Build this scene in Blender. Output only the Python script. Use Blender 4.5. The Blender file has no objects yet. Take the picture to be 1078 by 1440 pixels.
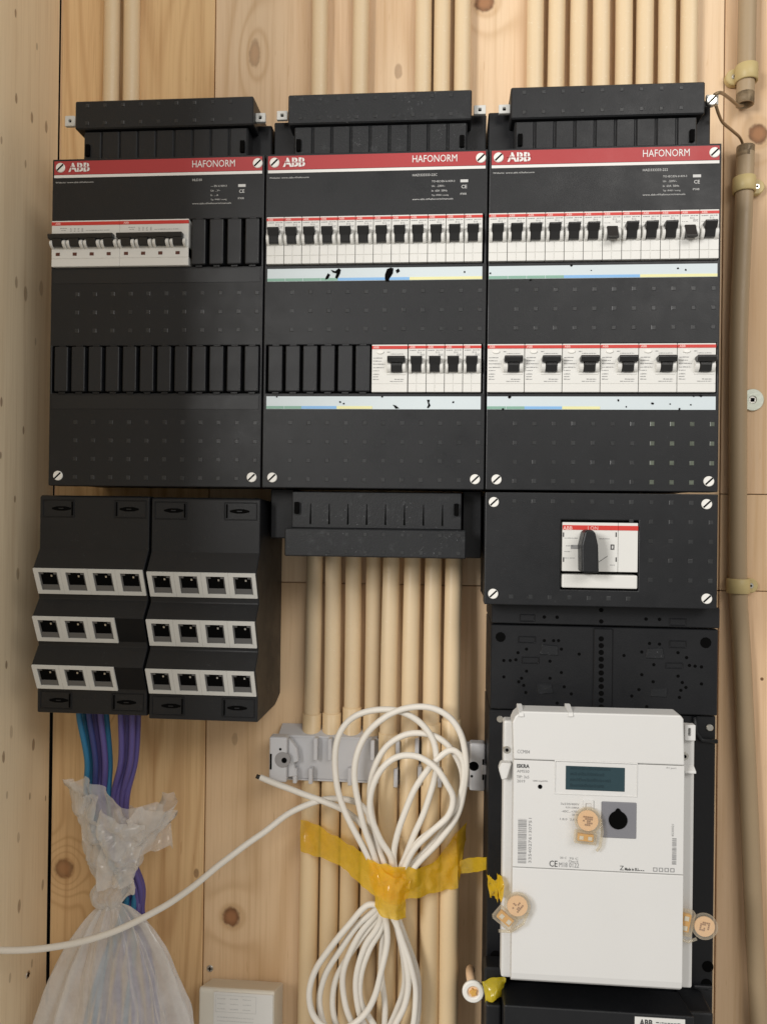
import bpy, bmesh, math, random
from mathutils import Vector, Matrix, noise
random.seed(7)
S = bpy.context.scene
COL = S.collection
# ------------------------------------------------------------------ camera
CAM = Vector((0.0711, -0.8755, -0.1925)); YAW, PIT, ROL = -0.07802, 0.003625, 0.012552
FPX = 1081.0
def cam_axes():
    cy, sy, cp, sp = math.cos(YAW), math.sin(YAW), math.cos(PIT), math.sin(PIT)
    f = Vector((sy*cp, cy*cp, sp)); r = Vector((cy, -sy, 0)); u = r.cross(f)
    c, s = math.cos(ROL), math.sin(ROL)
    return r*c + u*s, u*c - r*s, f
AR, AU, AF = cam_axes()
cd = bpy.data.cameras.new('camera'); cam = bpy.data.objects.new('camera', cd); COL.objects.link(cam)
cd.sensor_fit = 'HORIZONTAL'; cd.sensor_width = 36; cd.lens = FPX/1078*36; cd.clip_start = 0.01; cd.clip_end = 50
M = Matrix((AR, AU, -AF)).transposed().to_4x4(); M.translation = CAM; cam.matrix_world = M
S.camera = cam
# ------------------------------------------------------------------ light (room: soft window light from the front left, dim room bounce)
W = bpy.data.worlds.new("World"); S.world = W; W.use_nodes = True
bg = W.node_tree.nodes['Background']; bg.inputs[0].default_value = (1.0, 0.96, 0.90, 1); bg.inputs[1].default_value = 0.39
def area(name, loc, target, sx, sy, power, color):
    l = bpy.data.lights.new(name, 'AREA'); l.shape = 'RECTANGLE'; l.size = sx; l.size_y = sy; l.energy = power; l.color = color
    o = bpy.data.objects.new(name, l); COL.objects.link(o); o.location = loc
    o.rotation_euler = (Vector(target)-Vector(loc)).to_track_quat('-Z', 'Y').to_euler(); return o
area('window_light', (-1.35, -2.2, 0.45), (0, 0, -0.1), 0.65, 0.75, 50, (1.0, 0.98, 0.95))
area('room_light', (1.1, -2.1, 1.0), (-0.2, 0, 0.0), 1.6, 0.8, 24, (1.0, 0.965, 0.92))
S.view_settings.view_transform = 'Standard'; S.view_settings.look = 'None'; S.view_settings.exposure = -0.05; S.view_settings.gamma = 1
# ------------------------------------------------------------------ helpers
def at(px, py, Y=-0.12):                    # point on the plane y=Y seen at a pixel of the 1078x1440 photo
    d = AF + AR*((px-539)/FPX) + AU*((720-py)/FPX)
    return CAM + d*((Y-CAM.y)/d.y)
def atX(px, py, X):
    d = AF + AR*((px-539)/FPX) + AU*((720-py)/FPX)
    return CAM + d*((X-CAM.x)/d.x)
def lin(r, g, b):
    f = lambda c: (c/255/12.92) if c/255 <= .04045 else ((c/255+.055)/1.055)**2.4
    return (f(r), f(g), f(b), 1)
WL = {}
class MB:
    def __init__(s): s.v = []; s.f = []; s.sm = []
    def face(s, idx, sm=False): s.f.append(tuple(idx)); s.sm.append(sm)
    def add(s, vs): n = len(s.v); s.v.extend(Vector(v) for v in vs); return n
    def box(s, x0, x1, y0, y1, z0, z1):
        n = s.add([(x, y, z) for x in (x0, x1) for y in (y0, y1) for z in (z0, z1)])
        for q in ((0,1,3,2),(4,6,7,5),(0,4,5,1),(2,3,7,6),(0,2,6,4),(1,5,7,3)): s.face([n+i for i in q])
        return s
    def ring_prism(s, A, B, sm=False):
        k = len(A); n = s.add(A); m = s.add(B)
        s.face(range(n, n+k)); s.face(reversed(range(m, m+k)))
        for i in range(k): j = (i+1) % k; s.face((n+i, n+j, m+j, m+i), sm)
        return s
    def yz(s, poly, x0, x1, sm=False): return s.ring_prism([(x0, y, z) for y, z in poly], [(x1, y, z) for y, z in poly], sm)
    def xz(s, poly, y0, y1, sm=False): return s.ring_prism([(x, y0, z) for x, z in poly], [(x, y1, z) for x, z in poly], sm)
    def cyl(s, p0, p1, r, n=16, r1=None, sm=True):
        p0, p1 = Vector(p0), Vector(p1); d = (p1-p0).normalized(); a = d.orthogonal().normalized(); b = d.cross(a)
        if r1 is None: r1 = r
        c = lambda p, rr: [p + (a*math.cos(t*2*math.pi/n) + b*math.sin(t*2*math.pi/n))*rr for t in range(n)]
        return s.ring_prism(c(p0, r), c(p1, r1), sm)
    def ringtube(s, p0, p1, ro, ri, n=20):   # open pipe piece
        p0, p1 = Vector(p0), Vector(p1); d = (p1-p0).normalized(); a = d.orthogonal().normalized(); b = d.cross(a)
        c = lambda p, rr: [p + (a*math.cos(t*2*math.pi/n) + b*math.sin(t*2*math.pi/n))*rr for t in range(n)]
        R = [s.add(c(p0, ro)), s.add(c(p1, ro)), s.add(c(p1, ri)), s.add(c(p0, ri))]
        for k in range(4):
            A, B = R[k], R[(k+1) % 4]
            for i in range(n): j = (i+1) % n; s.face((A+i, A+j, B+j, B+i), k in (0, 2))
        return s
    def tube(s, pts, r, n=10, cap=True):
        pts = [Vector(p) for p in pts]; N = len(pts); a = None; base = []
        for i, p in enumerate(pts):
            d = (pts[min(i+1, N-1)] - pts[max(i-1, 0)]).normalized()
            a = d.orthogonal().normalized() if a is None else (a - d*a.dot(d)).normalized()
            b = d.cross(a); rr = r[i] if isinstance(r, (list, tuple)) else r
            base.append(s.add([p + (a*math.cos(t*2*math.pi/n) + b*math.sin(t*2*math.pi/n))*rr for t in range(n)]))
        for i in range(N-1):
            for t in range(n):
                u = (t+1) % n; s.face((base[i]+t, base[i]+u, base[i+1]+u, base[i+1]+t), True)
        if cap: s.face(range(base[0], base[0]+n)); s.face(reversed(range(base[-1], base[-1]+n)))
        return s
    def grid(s, rows, closed=False, sm=True):
        m = len(rows[0]); n = s.add([p for r in rows for p in r])
        for i in range(len(rows)-1):
            for j in range(m if closed else m-1):
                k = (j+1) % m; s.face((n+i*m+j, n+i*m+k, n+(i+1)*m+k, n+(i+1)*m+j), sm)
        return s
    def plate(s, x0, x1, z0, z1, yf, yb, holes=()):
        xs = sorted({x0, x1, *[h[0] for h in holes], *[h[1] for h in holes]}); zs = sorted({z0, z1, *[h[2] for h in holes], *[h[3] for h in holes]})
        V = {}
        def v(i, k, b):
            if (i, k, b) not in V: V[i, k, b] = s.add([(xs[i], yb if b else yf, zs[k])])
            return V[i, k, b]
        solid = lambda i, k: 0 <= i < len(xs)-1 and 0 <= k < len(zs)-1 and not any(h[0] <= xs[i] < h[1] and h[2] <= zs[k] < h[3] for h in holes)
        for i in range(len(xs)-1):
            for k in range(len(zs)-1):
                if not solid(i, k): continue
                for b in (0, 1): s.face((v(i,k,b), v(i+1,k,b), v(i+1,k+1,b), v(i,k+1,b)))
                for di, dk, p, q in ((-1,0,(i,k),(i,k+1)), (1,0,(i+1,k),(i+1,k+1)), (0,-1,(i,k),(i+1,k)), (0,1,(i,k+1),(i+1,k+1))):
                    if not solid(i+di, k+dk): s.face((v(*p,0), v(*q,0), v(*q,1), v(*p,1)))
        return s
    def build(s, name, mat, parent=None, bevel=0, seg=1, origin=None, recalc=True, label=None):
        off = Vector(origin) if origin is not None else (WL[parent.name] if parent else Vector((0, 0, 0)))
        me = bpy.data.meshes.new(name); me.from_pydata([v-off for v in s.v], [], s.f)
        me.polygons.foreach_set('use_smooth', s.sm); me.update()
        if recalc:
            bm = bmesh.new(); bm.from_mesh(me); bmesh.ops.recalc_face_normals(bm, faces=bm.faces); bm.to_mesh(me); bm.free()
        me.materials.append(mat)
        o = bpy.data.objects.new(name, me); COL.objects.link(o)
        if parent: o.parent = parent; o.location = off - WL[parent.name]
        else: o.location = off
        WL[o.name] = off
        if bevel:
            m = o.modifiers.new('bevel', 'BEVEL'); m.width = bevel; m.segments = seg; m.limit_method = 'ANGLE'; m.angle_limit = math.radians(35)
        if label: o['label'] = label
        return o
def tag(o, label=None, cat=None, group=None, kind=None):
    if label: o['label'] = label
    if cat: o['category'] = cat
    if group: o['group'] = group
    if kind: o['kind'] = kind
    return o
def thing(name, label, cat, loc=(0, 0, 0), group=None):
    o = bpy.data.objects.new(name, None); COL.objects.link(o); o.location = loc; o.empty_display_size = .01
    WL[o.name] = Vector(loc); return tag(o, label, cat, group)
def copy_part(p, parent, pos, sx=1.0):
    c = p.copy(); COL.objects.link(c); c.parent = parent; c.location = Vector(pos)-WL[parent.name]; c.scale.x = sx; WL[c.name] = Vector(pos)
    for ch in list(p.children):
        d = ch.copy(); COL.objects.link(d); d.parent = c; WL[d.name] = Vector(pos)
    return c
def spline(P, n=10):
    P = [Vector(p) for p in P]; out = []
    for i in range(len(P)-1):
        a, b, c, d = P[max(i-1, 0)], P[i], P[i+1], P[min(i+2, len(P)-1)]
        for k in range(n):
            t = k/n
            out.append(((b*2) + (c-a)*t + (a*2-b*5+c*4-d)*t*t + (b*3-a-c*3+d)*t**3)*.5)
    return out + [P[-1]]
TXT = {}
def text_geo(s, bold):
    if (s, bold) not in TXT:
        c = bpy.data.curves.new('t', 'FONT'); c.body = s; c.resolution_u = 2; c.offset = bold
        o = bpy.data.objects.new('t', c); me = bpy.data.meshes.new_from_object(o)
        V = [Vector(v.co) for v in me.vertices]; F = [tuple(p.vertices) for p in me.polygons]
        x0 = min(v.x for v in V); x1 = max(v.x for v in V); y0 = min(v.y for v in V); y1 = max(v.y for v in V)
        TXT[s, bold] = ([((v.x-x0)/(x1-x0), (v.y-y0)/(y1-y0)) for v in V], F, (x1-x0)/(y1-y0))
        bpy.data.objects.remove(o); bpy.data.meshes.remove(me); bpy.data.curves.remove(c)
    return TXT[s, bold]
def add_text(m, s, x, z, y, h, w=None, bold=0.0, vert=False):   # lettering facing the viewer; x,z = lower left
    V, F, asp = text_geo(s, bold); w = w or h*asp
    if vert: n = m.add([(x - v[1]*h, y, z + v[0]*w) for v in V])
    else: n = m.add([(x + v[0]*w, y, z + v[1]*h) for v in V])
    for f in F: m.face([n+i for i in f])
    return m
def dashes(m, x, z, y, h, w, rnd, lo=.0008, hi=.003, gap=.0004):   # print too small to read: broken line of ink
    t = x
    while t < x+w:
        l = min(rnd.uniform(lo, hi), x+w-t); hh = h*rnd.uniform(.6, 1)
        n = m.add([(t, y, z), (t+l, y, z), (t+l, y, z+hh), (t, y, z+hh)]); m.face(range(n, n+4)); t += l+gap*rnd.uniform(.7, 1.6)
    return m
# ------------------------------------------------------------------ materials
class NT:
    def __init__(s, name):
        s.m = bpy.data.materials.new(name); s.m.use_nodes = True; s.t = s.m.node_tree; s.n = s.t.nodes; s.L = s.t.links
        s.b = s.n['Principled BSDF']; s.out = s.n['Material Output']
        s.tc = s.n.new('ShaderNodeTexCoord')
    def new(s, ty, **k):
        n = s.n.new(ty)
        for a, b in k.items(): setattr(n, a, b)
        return n
    def put(s, sock, v):
        if isinstance(v, bpy.types.NodeSocket): s.L.new(v, sock)
        else: sock.default_value = v
    def math(s, op, a, b=0.0, c=None, clamp=False):
        n = s.new('ShaderNodeMath', operation=op, use_clamp=clamp); s.put(n.inputs[0], a); s.put(n.inputs[1], b)
        if c is not None: s.put(n.inputs[2], c)
        return n.outputs[0]
    def vec(s, x, y, z):
        n = s.new('ShaderNodeCombineXYZ')
        for i, v in enumerate((x, y, z)): s.put(n.inputs[i], v)
        return n.outputs[0]
    def noise(s, v, scale, detail=2, rough=.5):
        n = s.new('ShaderNodeTexNoise'); s.put(n.inputs['Vector'], v); n.inputs['Scale'].default_value = scale
        n.inputs['Detail'].default_value = detail; n.inputs['Roughness'].default_value = rough; return n.outputs[0]
    def mix(s, f, a, b, blend='MIX'):
        n = s.new('ShaderNodeMix', data_type='RGBA', blend_type=blend); s.put(n.inputs[0], f); s.put(n.inputs[6], a); s.put(n.inputs[7], b); return n.outputs[2]
    def smooth(s, x, a, b, lo=0.0, hi=1.0):
        n = s.new('ShaderNodeMapRange', interpolation_type='SMOOTHSTEP'); s.put(n.inputs[0], x)
        n.inputs[1].default_value = a; n.inputs[2].default_value = b; n.inputs[3].default_value = lo; n.inputs[4].default_value = hi; return n.outputs[0]
    def bump(s, h, strength, dist):
        n = s.new('ShaderNodeBump'); n.inputs['Strength'].default_value = strength; n.inputs['Distance'].default_value = dist
        s.put(n.inputs['Height'], h); s.L.new(n.outputs[0], s.b.inputs['Normal'])
def plastic(name, c, rough=.45, spec=.5, var=.06, grain=900, bump=.25, metal=0, dirt=0.0, dirtcol=(.3, .25, .2, 1), big=9, scuff=0.0, scuffcol=(.30, .31, .32, 1)):
    t = NT(name); o = t.tc.outputs['Object']
    n1 = t.noise(o, big, 4, .6); n2 = t.noise(o, grain, 2)
    f = t.math('MULTIPLY_ADD', t.math('SUBTRACT', n1, .5), var*2.2, 1.0); f = t.math('MULTIPLY_ADD', t.math('SUBTRACT', n2, .5), var*.8, f)
    c3 = t.mix(1.0, tuple(c), t.vec(f, f, f), 'MULTIPLY')
    if dirt: c3 = t.mix(t.smooth(t.noise(o, 55, 5, .75), .55, .8, 0, dirt), c3, dirtcol)
    if scuff: c3 = t.mix(t.math('MULTIPLY', t.smooth(t.noise(o, 300, 4, .75), .60, .68, 0, scuff), t.smooth(t.noise(o, 26, 2), .46, .58)), c3, scuffcol)
    t.L.new(c3, t.b.inputs['Base Color'])
    t.L.new(t.math('MULTIPLY_ADD', t.math('SUBTRACT', t.noise(o, 30, 4, .7), .5), .35, rough, clamp=True), t.b.inputs['Roughness'])
    t.b.inputs['Specular IOR Level'].default_value = spec; t.b.inputs['Metallic'].default_value = metal
    if bump: t.bump(n2, bump, .0004)
    return t.m
def wood(name, base, dark, knots=(), axis='x', seed=0.0, rings=3.2, contrast=.6, redk=(.20, .085, .035, 1), tint=(.80, .545, .345, 1)):
    t = NT(name); sp = t.new('ShaderNodeSeparateXYZ'); t.L.new(t.tc.outputs['Object'], sp.inputs[0])
    u = sp.outputs[0] if axis == 'x' else sp.outputs[1]; v = sp.outputs[2]
    ns = lambda su, sv, k, d=2, r=.5: t.noise(t.vec(t.math('MULTIPLY', u, su), t.math('MULTIPLY', v, sv), seed+k), 1.0, d, r)
    h = t.math('MULTIPLY', ns(7, .9, 0, 2, .35), 2.6)
    core = None; halo = None; rims = None
    for (ku, kv, r, asp, s_) in knots:
        du = t.math('SUBTRACT', u, ku); dv = t.math('MULTIPLY', t.math('SUBTRACT', v, kv), asp)
        d = t.math('SQRT', t.math('ADD', t.math('MULTIPLY', du, du), t.math('MULTIPLY', dv, dv)))
        if r > .006:
            g = t.math('POWER', 2.718, t.math('MULTIPLY', t.math('MULTIPLY', d, d), -1/(2.4*r)**2)); h = t.math('MULTIPLY_ADD', g, .62, h)
            hl = t.math('MULTIPLY', t.smooth(d, r*.9, r*1.7, 1, 0), .30*s_)
            halo = hl if halo is None else t.math('MAXIMUM', halo, hl)
        c = t.math('MULTIPLY', t.smooth(t.math('MULTIPLY_ADD', t.math('SUBTRACT', ns(160, 110, 9), .5), r*.5, d), r*.72, r*1.08, 1, 0), s_)
        core = c if core is None else t.math('MAXIMUM', core, c)
        if r > .006: rim = t.smooth(d, r*.25, r*.95); rims = rim if rims is None else t.math('MINIMUM', rims, rim)
    w = t.math('SINE', t.math('MULTIPLY', h, rings*6.283)); w = t.math('POWER', t.math('MULTIPLY_ADD', w, .5, .5), 4.0)
    w = t.math('MULTIPLY', w, ns(5, 1.2, 5, 2))
    fib = ns(420, 9, 3, 3, .6); fib2 = ns(110, 3, 4, 3, .6); big = ns(4, 2.2, 6, 3)
    c = t.mix(t.smooth(big, .35, .7, 0, .55), base, tint)
    c = t.mix(t.math('MULTIPLY', w, contrast), c, dark)
    c = t.mix(t.smooth(fib2, .48, .78, 0, .42), c, dark)
    c = t.mix(t.smooth(fib, .45, .8, 0, .30), c, dark)
    c = t.mix(t.smooth(ns(260, 30, 12, 2), .70, .78, 0, .35), c, dark)
    if halo is not None: c = t.mix(halo, c, dark)
    if core is not None:
        kc = t.mix(t.smooth(ns(240, 200, 8, 3), .3, .7), redk, (redk[0]*.55, redk[1]*.55, redk[2]*.55, 1))
        if rims is not None: kc = t.mix(rims, (redk[0]*1.7, redk[1]*1.8, redk[2]*1.9, 1), kc)
        c = t.mix(core, c, kc)
    t.L.new(c, t.b.inputs['Base Color']); t.b.inputs['Roughness'].default_value = .62; t.b.inputs['Specular IOR Level'].default_value = .3
    t.bump(t.math('ADD', fib, t.math('MULTIPLY', fib2, .7)), .3, .0006)
    return t.m
def sheet(name, c, alpha, rough=.3, trans=.5, sc=60, gloss=.09):     # thin see-through plastic
    t = NT(name); n = t.n; t.n.remove(t.b)
    o = t.tc.outputs['Object']; f = t.noise(o, sc, 4, .65)
    df = n.new('ShaderNodeBsdfDiffuse'); df.inputs[0].default_value = c
    tl = n.new('ShaderNodeBsdfTranslucent'); tl.inputs[0].default_value = c
    gl = n.new('ShaderNodeBsdfGlossy'); gl.inputs[1].default_value = rough
    tp = n.new('ShaderNodeBsdfTransparent'); tp.inputs[0].default_value = tuple(.35+.65*x for x in c[:3])+(1,)
    bp = n.new('ShaderNodeBump'); bp.inputs['Strength'].default_value = .5; bp.inputs['Distance'].default_value = .002; t.L.new(f, bp.inputs['Height'])
    for q in (df, tl, gl): t.L.new(bp.outputs[0], q.inputs['Normal'])
    m1 = n.new('ShaderNodeMixShader'); m1.inputs[0].default_value = trans; t.L.new(df.outputs[0], m1.inputs[1]); t.L.new(tl.outputs[0], m1.inputs[2])
    m2 = n.new('ShaderNodeMixShader'); m2.inputs[0].default_value = gloss; t.L.new(m1.outputs[0], m2.inputs[1]); t.L.new(gl.outputs[0], m2.inputs[2])
    lw = n.new('ShaderNodeLayerWeight'); lw.inputs[0].default_value = .35
    a = t.math('MULTIPLY_ADD', lw.outputs[1], .55, alpha); a = t.math('MULTIPLY_ADD', t.math('SUBTRACT', f, .5), .35, a, clamp=True)
    m3 = n.new('ShaderNodeMixShader'); t.L.new(a, m3.inputs[0]); t.L.new(tp.outputs[0], m3.inputs[1]); t.L.new(m2.outputs[0], m3.inputs[2])
    t.L.new(m3.outputs[0], t.out.inputs[0]); return t.m
BLK = plastic('black_plastic', (.0075, .0083, .0100, 1), .44, .40, .16, 1100, .35, scuff=.05, dirt=.05, dirtcol=(.08, .08, .08, 1))
BLK2 = plastic('black_base_plastic', (.0058, .0064, .0080, 1), .48, .36, .10, 700, .3, dirt=.05, dirtcol=(.07, .07, .07, 1))
BLKD = plastic('black_scuffed_plastic', (.0090, .0100, .0118, 1), .46, .4, .15, 900, .5, dirt=.4, dirtcol=(.085, .09, .095, 1), scuff=.26)
TILE = plastic('black_tile_plastic', (.0112, .0122, .0144, 1), .45, .4, .1, 1200, .3)
VOID = plastic('black_blank_cover', (.0045, .0045, .005, 1), .6, .2, .05, 600, .1)
DARK = plastic('dark_recess', (.0025, .0025, .0025, 1), .9, .05, .05, 600, 0)
CLEAR = plastic('black_label_holder', (.0120, .0130, .0148, 1), .36, .4, .05, 700, .1)
DIM = plastic('knockout_plastic', (.022, .0235, .025, 1), .38, .45, .9, 900, .2, big=25)
WHT = plastic('white_breaker_plastic', (.70, .695, .665, 1), .40, .45, .03, 600, .1)
WHT2 = plastic('white_jack_plastic', (.64, .64, .61, 1), .42, .45, .05, 600, .1)
METR = plastic('white_meter_plastic', (.665, .66, .645, 1), .45, .4, .03, 800, .15, dirt=.06, dirtcol=(.55, .5, .42, 1))
RED = plastic('red_stripe', (.40, .045, .048, 1), .45, .4, .06, 600, .1)
REDS = plastic('red_breaker_stripe', (.58, .045, .035, 1), .42, .4, .05, 600, .1)
TOGL = plastic('black_toggle', (.012, .012, .012, 1), .35, .5, .1, 700, .2)
TOGG = plastic('dark_grey_toggle', (.020, .018, .016, 1), .45, .4, .1, 700, .2)
PAPER = plastic('label_paper', (.60, .67, .70, 1), .55, .3, .03, 300, .1)
GRN = plastic('green_print', (.22, .40, .32, 1), .5); BLU = plastic('blue_print', (.22, .44, .74, 1), .5); YEL = plastic('yellow_print', (.74, .72, .38, 1), .5)
INK = plastic('grey_ink', (.28, .28, .28, 1), .6, bump=0); INKD = plastic('black_ink', (.05, .05, .05, 1), .6, bump=0)
WINK = plastic('white_ink', (.75, .74, .72, 1), .5, bump=0); WINKS = plastic('faint_white_ink', (.56, .56, .55, 1), .5, bump=0); PINK = plastic('pale_pink_ink', (.85, .50, .46, 1), .5, bump=0)
SCRW = plastic('white_screw', (.80, .79, .75, 1), .35)
STEEL = plastic('zinc_steel', (.62, .60, .55, 1), .32, .5, .15, 300, .2, metal=.9)
TUBE = plastic('cream_conduit', (.75, .585, .375, 1), .38, .45, .05, 500, .12, dirt=.08, dirtcol=(.85, .75, .6, 1), big=5, scuff=.45, scuffcol=(.92, .84, .70, 1))
TUBE2 = plastic('cream_sleeve', (.76, .58, .35, 1), .38, .45, .05, 500, .12, big=5)
TAN = plastic('tan_conduit', (.38, .28, .17, 1), .45, .4, .06, 500, .12, big=5)
CLIP = plastic('tan_clip', (.52, .41, .19, 1), .45, .4, .06, 500, .12)
CORD = plastic('white_cable', (.74, .70, .63, 1), .45, .4, .05, 500, .15, dirt=.10, dirtcol=(.5, .42, .34, 1), big=20)
TEAL = plastic('teal_cable', (.022, .155, .29, 1), .4, .45, .1, 500, .2); PURP = plastic('purple_cable', (.095, .075, .25, 1), .42, .45, .1, 500, .2); NAVY = plastic('blue_cable', (.035, .045, .17, 1), .42, .45, .1, 500, .2)
GREY = plastic('grey_bracket', (.57, .57, .585, 1), .42, .45, .04, 600, .15)
GREYD = plastic('grey_port', (.20, .20, .22, 1), .45)
AMBER = plastic('amber_insert', (.66, .37, .08, 1), .4); SEALC = plastic('seal_disc', (.80, .56, .36, 1), .4, dirt=.15)
LCD = plastic('lcd_glass', (.022, .050, .062, 1), .18, .5, .12, 200, 0, big=30); LCDI = plastic('lcd_segments', (.014, .035, .045, 1), .3, bump=0)
IVORY = plastic('ivory_box', (.68, .645, .56, 1), .45, .4, .03, 600, .15)
WIRE = plastic('bare_wire', (.26, .18, .10, 1), .4, .5, .2, 300, .1, metal=.5)
BAGB = sheet('bag_body_plastic', (.92, .90, .88, 1), .44, .2, .15, 60, .14); BAG = sheet('bag_plastic', (.92, .90, .87, 1), .36, .18, .2, 45, .14); TAPE = sheet('yellow_tape_plastic', (.98, .66, .035, 1), .52, .16, .3, 110, .13); TAPE2 = sheet('yellow_wrap_plastic', (.85, .66, .03, 1), .72, .25, .3, 70)
SEALT = sheet('clear_seal_plastic', (.90, .84, .72, 1), .12, .10, .3, 30, .2)
# ------------------------------------------------------------------ setting: timber wall
def k2(px, py, rpx, asp=1.0, s=.9): p = at(px, py, 0); return (p.x, p.z, rpx*.00081, asp, s)
SP, SPD = (.80, .615, .415, 1), (.50, .30, .135, 1)
wall = thing('wall', None, None, (0, 0, 0)); del_ = None
wall['kind'] = 'structure'
boards = [
    (-.3856, -.2016, -.86, .62, wood('spruce_amber', (.80, .56, .30, 1), (.44, .215, .08, 1), [k2(90, 1222, 15, 1.0, .72), k2(136, 990, 9), k2(276, 1228, 4, .5, .6)], seed=1.3, rings=8.0, tint=(.76, .51, .26, 1))),
    (-.2004, .3744, -.2712, .62, wood('spruce_pale', SP, SPD, [k2(358, 75, 9, .42, .45), k2(681, 3, 15), k2(296, 128, 4, .6, .9), k2(560, 100, 6, .5, .4)], seed=5.1, rings=2.8, contrast=.65)),
    (-.2004, .3744, -.86, -.2720, wood('spruce_warm', (.80, .58, .36, 1), SPD, [k2(325, 1290, 14, .95, .95), k2(330, 1040, 5, .5, .3)], seed=8.7, rings=2.8, contrast=.65)),
    (.3756, .60, -.1645, .62, wood('spruce_right', (.64, .455, .285, 1), SPD, [k2(1066, 188, 14, .95, .9)], seed=11.9, rings=3.0)),  # this and the next two right boards: shade put into darker base colours
    (.3756, .60, -.2712, -.1653, wood('spruce_strip', (.68, .48, .29, 1), SPD, seed=14.2, rings=3.0)),
    (.3756, .60, -.86, -.2720, wood('spruce_right_lower', (.70, .50, .31, 1), SPD, [k2(1071, 955, 2.4, 1, .9)], seed=17.5, rings=3.0)),
]
for x0, x1, z0, z1, m in boards: MB().box(x0, x1, 0, .03, z0, z1).build('wall_board', m, wall, bevel=.0006)
MB().box(-.5, .62, .031, .04, -.9, .66).build('wall_backing', DARK, wall)
MB().box(-.3875, -.3856, .0004, .03, -.30, .62).build('corner_strip', wood('spruce_corner', (.80, .54, .30, 1), (.50, .28, .13, 1), seed=3.3), wall)
side = thing('side_wall', None, None, (0, 0, 0)); side['kind'] = 'structure'
fl = []
for px, py, r, a, s in [(22,18,2.2,.45,.8),(23,138,2.6,.45,.8),(45,165,3,.4,.75),(65,178,3.4,.4,.7),(52,65,2,.4,.5),(36,230,2.2,.4,.6),(23,397,3,.35,.6),(36,413,4,.4,.6),(58,405,4.5,.35,.45),(2,565,2.5,.45,.8),(33,605,2.2,.45,.8),(1,640,2,.45,.8),(21,702,2,.45,.8),(25,807,3.2,.4,.6),(9,935,2.2,.4,.8),(47,1047,3.4,.4,.8),(5,1065,3,.4,.8),(16,1030,3.5,.3,.35),(42,1120,2,.4,.7),(27,1275,3.6,.4,.7),(60,1245,3,.35,.6),(64,1123,1.6,.4,.7),(26,1178,3,.35,.4),(14,1376,2.6,.4,.4),(45,1355,2.4,.4,.5),(10,1118,2,.4,.5),(2,197,2,.4,.6),(50,480,2,.4,.4)]:
    p = atX(px, py, -.3875); fl.append((p.y, p.z, r*.00095, .42, s*.85))
SW = wood('spruce_side', (.88, .73, .51, 1), (.58, .41, .24, 1), fl, axis='y', seed=23.0, rings=1.5, contrast=.3, redk=(.26, .14, .07, 1), tint=(.84, .68, .46, 1))
MB().box(-.42, -.3875, -.62, -.0028, -.86, .66).build('wall_board', SW, side, bevel=.0008)
# ------------------------------------------------------------------ small builders for cabinet parts
def knockouts(xs, zs, y, size=.0042, up=.0003):
    m = MB()
    for x in xs:
        for z in zs:
            a, b = size/2, size*.40
            A = [(x-a, y, z-a), (x+a, y, z-a), (x+a, y, z+a), (x-a, y, z+a)]
            jx, jz = random.uniform(-.0002, .0002), random.uniform(-.0002, .0002)
            B = [(x-b+jx, y-up, z-b+jz), (x+b+jx, y-up, z-b+jz), (x+b+jx, y-up*.9, z+b+jz), (x-b+jx, y-up*.9, z+b+jz)]
            m.ring_prism(A, B)
    return m
_screw = [None]
def screw(parent, x, y, z, r=.0049):
    pos = Vector((x, y, z))
    if _screw[0] is None:
        o = MB().cyl((x, y-.0016, z), (x, y+.004, z), r, 20).build('cover_screw', SCRW, parent, bevel=.0005, origin=pos)
        d = Vector((.72, 0, .69)); n = Vector((-.69, 0, .72)); m = MB()
        q = lambda s, t, yy: pos + d*s*r*.92 + n*t*.00075 + Vector((0, yy, 0))
        m.ring_prism([q(-1,-1,-.00185), q(1,-1,-.00185), q(1,1,-.00185), q(-1,1,-.00185)], [q(-1,-1,-.0010), q(1,-1,-.0010), q(1,1,-.0010), q(-1,1,-.0010)])
        m.build('slot', DARK, o); _screw[0] = o; return o
    return copy_part(_screw[0], parent, pos)
_blank = [None]
def blank(parent, x, z, y):
    pos = Vector((x, y, z))
    if _blank[0] is None:
        m = MB().box(x-.0071, x+.0071, y-.0032, y+.006, z-.0228, z+.0228)
        o = m.build('blanking_plate', TILE, parent, bevel=.0011, seg=2, origin=pos)
        for s in (-1, 1): MB().box(x-.0035, x+.0035, y-.0012, y+.004, z+s*.0239-.0010, z+s*.0239+.0010).build('tab', BLK, o, bevel=.0003)
        _blank[0] = o; return o
    return copy_part(_blank[0], parent, pos)
BH = .0466
def lug(m, x0, x1, z0, z1, y, out):
    pr = [(y+.004, z0)] + [(y - out*math.sin(math.pi*k/8)**.7, z0+(z1-z0)*k/8) for k in range(9)] + [(y+.004, z1)]
    m.yz(pr, x0, x1)
_mcb = [None]; MW = .0178
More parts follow.
